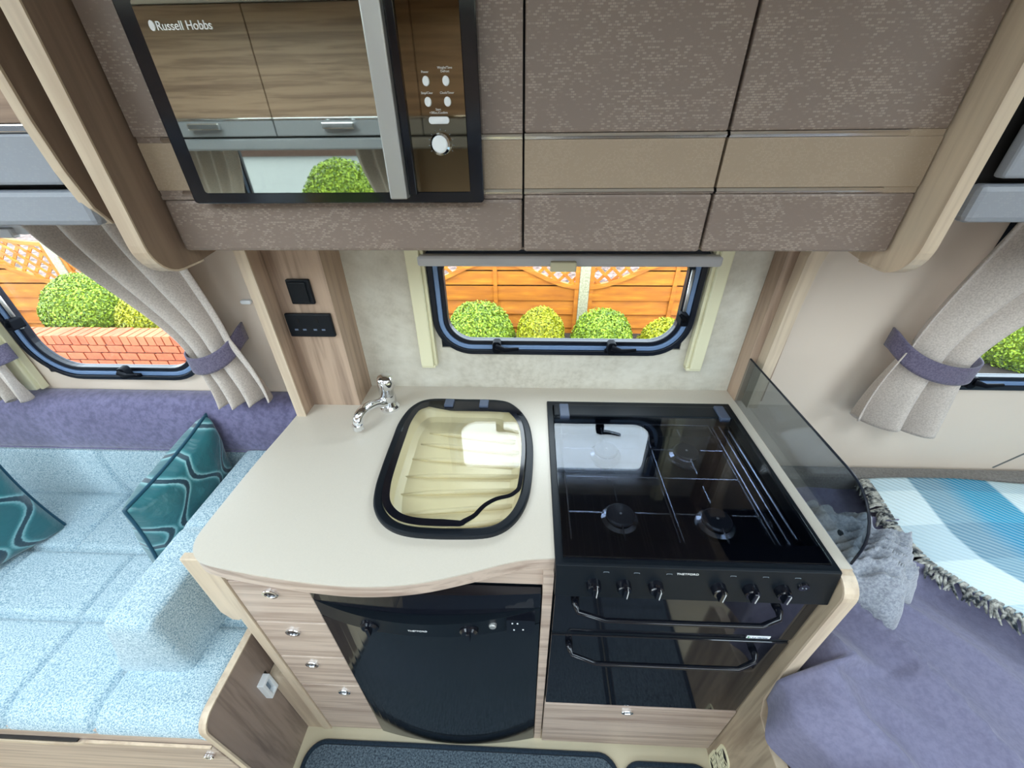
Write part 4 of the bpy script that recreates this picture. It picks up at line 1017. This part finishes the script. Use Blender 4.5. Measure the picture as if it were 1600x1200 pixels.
# ================================================================== outside
O('ground', B(-40, 40, .3, 14, -.65, -.6), ASPH, kind='structure'); O('street', B(-60, 60, -60, -2.6, -.65, -.6), ASPH, kind='structure')
BW = T('garden_wall', 'low red brick planter wall with brick-on-edge coping outside the windows', 'wall', (0, 2.0, -.6))
O('mortar_core', B(-6.2, -1.62, 1.912, 2.05, -.6, .046), MORTAR, BW)
def brick_mesh(sx, sy, sz):
    g = G().box(-sx/2, sx/2, -sy/2, sy/2, -sz/2, sz/2); me = bpy.data.meshes.new('brick'); me.from_pydata(g.v, [], g.f); me.materials.append(BRICK); return me
cop = brick_mesh(.062, .165, .080); stm = brick_mesh(.144, .10, .061); og = ORG[BW.name]
def put(me, loc):
    o = bpy.data.objects.new('brick', me); COL.objects.link(o); o.parent = BW; o.location = Vector(loc)-og
    o.rotation_euler = (random.uniform(-.015,.015), random.uniform(-.015,.015), random.uniform(-.01,.01))
for k in range(48):
    put(cop, (-5.2+k*.0735, 1.976+random.uniform(-.004,.004), .018+random.uniform(-.003,.003)))
for row in range(5):
    for k in range(20):
        put(stm, (-4.9+k*.157+(row%2)*.078, 1.948, -.062-row*.073))
O('soil', B(-6.2, 6.2, 2.052, 3.1, -.6, -.42), SOIL, kind='structure')

def bush(label, c, r, mat_, gp, nleaf=5200, sq=(1,1,.95), ls=.0125, seed=1):
    rg = np.random.default_rng(seed); g = G(); nleaf = int(nleaf*1.7)
    bm = bmesh.new(); bmesh.ops.create_icosphere(bm, subdivisions=3, radius=1)
    vv = []
    for v_ in bm.verts:
        k = .90*(1+.05*blob_noise(tuple(v_.co), 2.5, seed)); vv.append((c[0]+v_.co.x*r*sq[0]*k, c[1]+v_.co.y*r*sq[1]*k, c[2]+v_.co.z*r*sq[2]*k))
    g.add(vv, [tuple(v_.index for v_ in f.verts) for f in bm.faces]); bm.free()
    D = rg.normal(size=(nleaf, 3)); D /= np.linalg.norm(D, axis=1)[:, None]; D[:, 1] = -np.abs(D[:, 1])*1.0 + 0.25*rg.random(nleaf)
    D /= np.linalg.norm(D, axis=1)[:, None]
    V = []; F = []
    for i in range(nleaf):
        d_ = D[i]; k = (1+.05*blob_noise(tuple(d_), 2.5, seed))*(.93+.09*rg.random()); p = np.array(c)+d_*r*np.array(sq)*k
        a = rg.normal(size=3); a -= d_*a.dot(d_)*.6; a /= np.linalg.norm(a); b_ = np.cross(d_+rg.normal(size=3)*.5, a); b_ /= np.linalg.norm(b_); L = ls*(.7+.6*rg.random())
        n = len(V); V += [p-a*L, p+b_*L*.55, p+a*L, p-b_*L*.55]; F.append((n, n+1, n+2, n+3))
    g.add(V, F); return O('topiary_bush', g, mat_, label=label, cat='bush', group=gp)
gpb = 'clipped box bushes in the planter'
bush('large round green bush at the left of the kitchen window view', (-.449, 2.42, -.20), .315, LEAF1, gpb, 7500, sq=(1,1,1.16), seed=2)
bush('small yellow-green bush in the middle of the kitchen window view', (.112, 2.42, -.175), .222, LEAF2, gpb, 5200, sq=(1,1,1.3), seed=3)
bush('round green bush right of the concrete post in kitchen window view', (.672, 2.42, -.22), .28, LEAF1, gpb, 6000, sq=(1,1,1.15), seed=4)
bush('yellow-green bush cut by right edge of the kitchen window', (1.245, 2.42, -.26), .235, LEAF2, gpb, 4400, sq=(1,1,1.15), seed=5)
bush('bush cut by left edge of the kitchen window', (-1.03, 2.42, -.19), .225, LEAF1, gpb, 4400, sq=(1,1,1.2), seed=6)
bush('large round green bush seen through the sofa window', (-4.15, 2.50, .005), .41, LEAF1, gpb, 9000, sq=(1.0,.9,.9), seed=7)
bush('yellow-green bush beside the curtain in sofa window view', (-3.42, 2.42, -.03), .36, LEAF2, gpb, 7000, sq=(1.1,.9,.88), seed=8)
bush('broad green bush seen through the bed window', (4.75, 2.55, -.10), .62, LEAF1, gpb, 12000, sq=(1.1,.75,.75), seed=9)

# fence panels with arched lattice tops
PITCH_, X0, YFN = 1.79, .552, 3.0
def arch(s_, lo, hi): return lo+(hi-lo)*(.5-.5*math.cos(2*PI*s_))
for k in range(-3, 4):
    px = X0+k*PITCH_
    nm = {-3: 'concrete fence post left of the sofa window bush', -2: 'concrete fence post beyond the curtain of the sofa window', -1: 'concrete fence post hidden left of kitchen window view', 0: 'concrete fence post in the middle of the kitchen window view', 1: 'concrete fence post right of kitchen window view', 2: 'concrete fence post beyond the bed wall', 3: 'concrete fence post right of bed window view'}[k]
    O('fence_post', B(px-.05, px+.05, YFN-.05, YFN+.05, -.6, .70), CONC, label=nm, cat='post', group='concrete fence posts', bevel=.006)
for k in range(-4, 4):
    xa = X0+k*PITCH_+.052; xb = xa+PITCH_-.104; W_ = xb-xa
    lb = {-4: 'orange fence panel at far left of sofa window view', -3: 'orange fence panel behind the sofa window bushes', -2: 'orange fence panel between sofa and kitchen windows', -1: 'orange fence panel with arched lattice left of kitchen window post', 0: 'orange fence panel with lattice right of kitchen window post', 1: 'orange fence panel right of kitchen window view', 2: 'orange fence panel seen through the bed window', 3: 'orange fence panel at far right of bed window view'}[k]
    F_ = T('lattice_fence', lb, 'fence', ((xa+xb)/2, YFN, -.5), 'arched lattice fence panels')
    lo, hi = .085, .345
    zs = [-.5+.152*j for j in range(10)]
    for j, z_ in enumerate(zs):
        zt_ = z_+.165
        if zt_ <= lo: O('slat', G().prism([(YFN-.022, z_), (YFN-.006, z_), (YFN+.012, zt_), (YFN+.004, zt_)], xa, xb, 'x'), FENCE, F_); continue
        # clipped by the arch
        ss = [s_ for s_ in np.linspace(0, 1, 41) if arch(s_, lo, hi) > z_+.005]
        if not ss: break
        tops = [(xa+W_*s_, min(zt_, arch(s_, lo, hi))) for s_ in ss]
        O('slat', G().prism([(tops[0][0], z_)]+tops+[(tops[-1][0], z_)], YFN-.020+.004*j*0, YFN-.004, 'y'), FENCE, F_)
    for (a0, a1, wd, nm_) in ((lo, hi, .045, 'arch_rail'), (lo+.42, hi+.26, .04, 'top_rail')):
        ss = np.linspace(0, 1, 33); P1 = [(xa+W_*s_, arch(s_, a0, a1)) for s_ in ss]; P2 = [(p[0], p[1]+wd) for p in P1]
        O(nm_, G().prism(P1+P2[::-1], YFN-.045, YFN-.005, 'y'), FENCE, F_)
    for xx in (xa, xb-.04): O('stile', B(xx, xx+.04, YFN-.04, YFN-.002, -.5, lo+.44), FENCE, F_)
    O('brace', B((xa+xb)/2-.02, (xa+xb)/2+.02, YFN-.032, YFN-.02, -.5, .34), FENCE, F_)
    g = G(); sp_ = .14; n = int(W_/sp_)+8
    for q in range(-8, n):
        for sg in (-1, 1):
            pts_ = []
            for t in np.linspace(0, .62, 32):
                x_ = xa+q*sp_+t if sg > 0 else xb-q*sp_-t
                if xa < x_ < xb:
                    z_ = lo+t; s_ = (x_-xa)/W_
                    if arch(s_, lo, hi)+.02 < z_ < arch(s_, lo+.42, hi+.26)+.01: pts_.append((x_, z_))
            if len(pts_) > 1:
                a, c_ = pts_[0], pts_[-1]; d_ = .011
                g.prism([(a[0]-d_*sg, a[1]+d_), (a[0]+d_*sg, a[1]-d_), (c_[0]+d_*sg, c_[1]-d_), (c_[0]-d_*sg, c_[1]+d_)], YFN-.03+(.008 if sg > 0 else 0), YFN-.022+(.008 if sg > 0 else 0), 'y')
    O('lattice', g, FENCE, F_, kind='stuff')
x = M('leafy_gravel_beyond', .9); v = x.coords(); f = x.noise(v, 9, 5, .8)
x.col(x.ramp(f, [(.38, rgb(24, 20, 12)), (.47, rgb(70, 48, 38)), (.55, rgb(110, 84, 76)), (.66, rgb(128, 118, 114))]))
O('yard_beyond', B(-14, 14, 3.15, 13, -.6, -.55), x.m, kind='structure')
# street side
bush('laurel bush by the street mirrored in the microwave door', (-2.10, -4.6, .52), .62, LEAF3, 'street side plants', 9000, sq=(.85,.6,1.0), ls=.016, seed=12).rotation_euler = (0, 0, PI)
bpy.data.objects[[o.name for o in bpy.data.objects if o.get('label', '').startswith('laurel')][0]].location = (-2.10, -4.6, -.10)
O('timber_post', B(-2.16, -2.08, -3.95, -3.87, -.6, .92), FENCE, label='timber post by the street mirrored in the microwave door', cat='post', bevel=.005)
O('street_wall', B(-40, 30, -30, -29, -.6, 1.1), MORTAR, label='long low wall across the street', cat='wall')
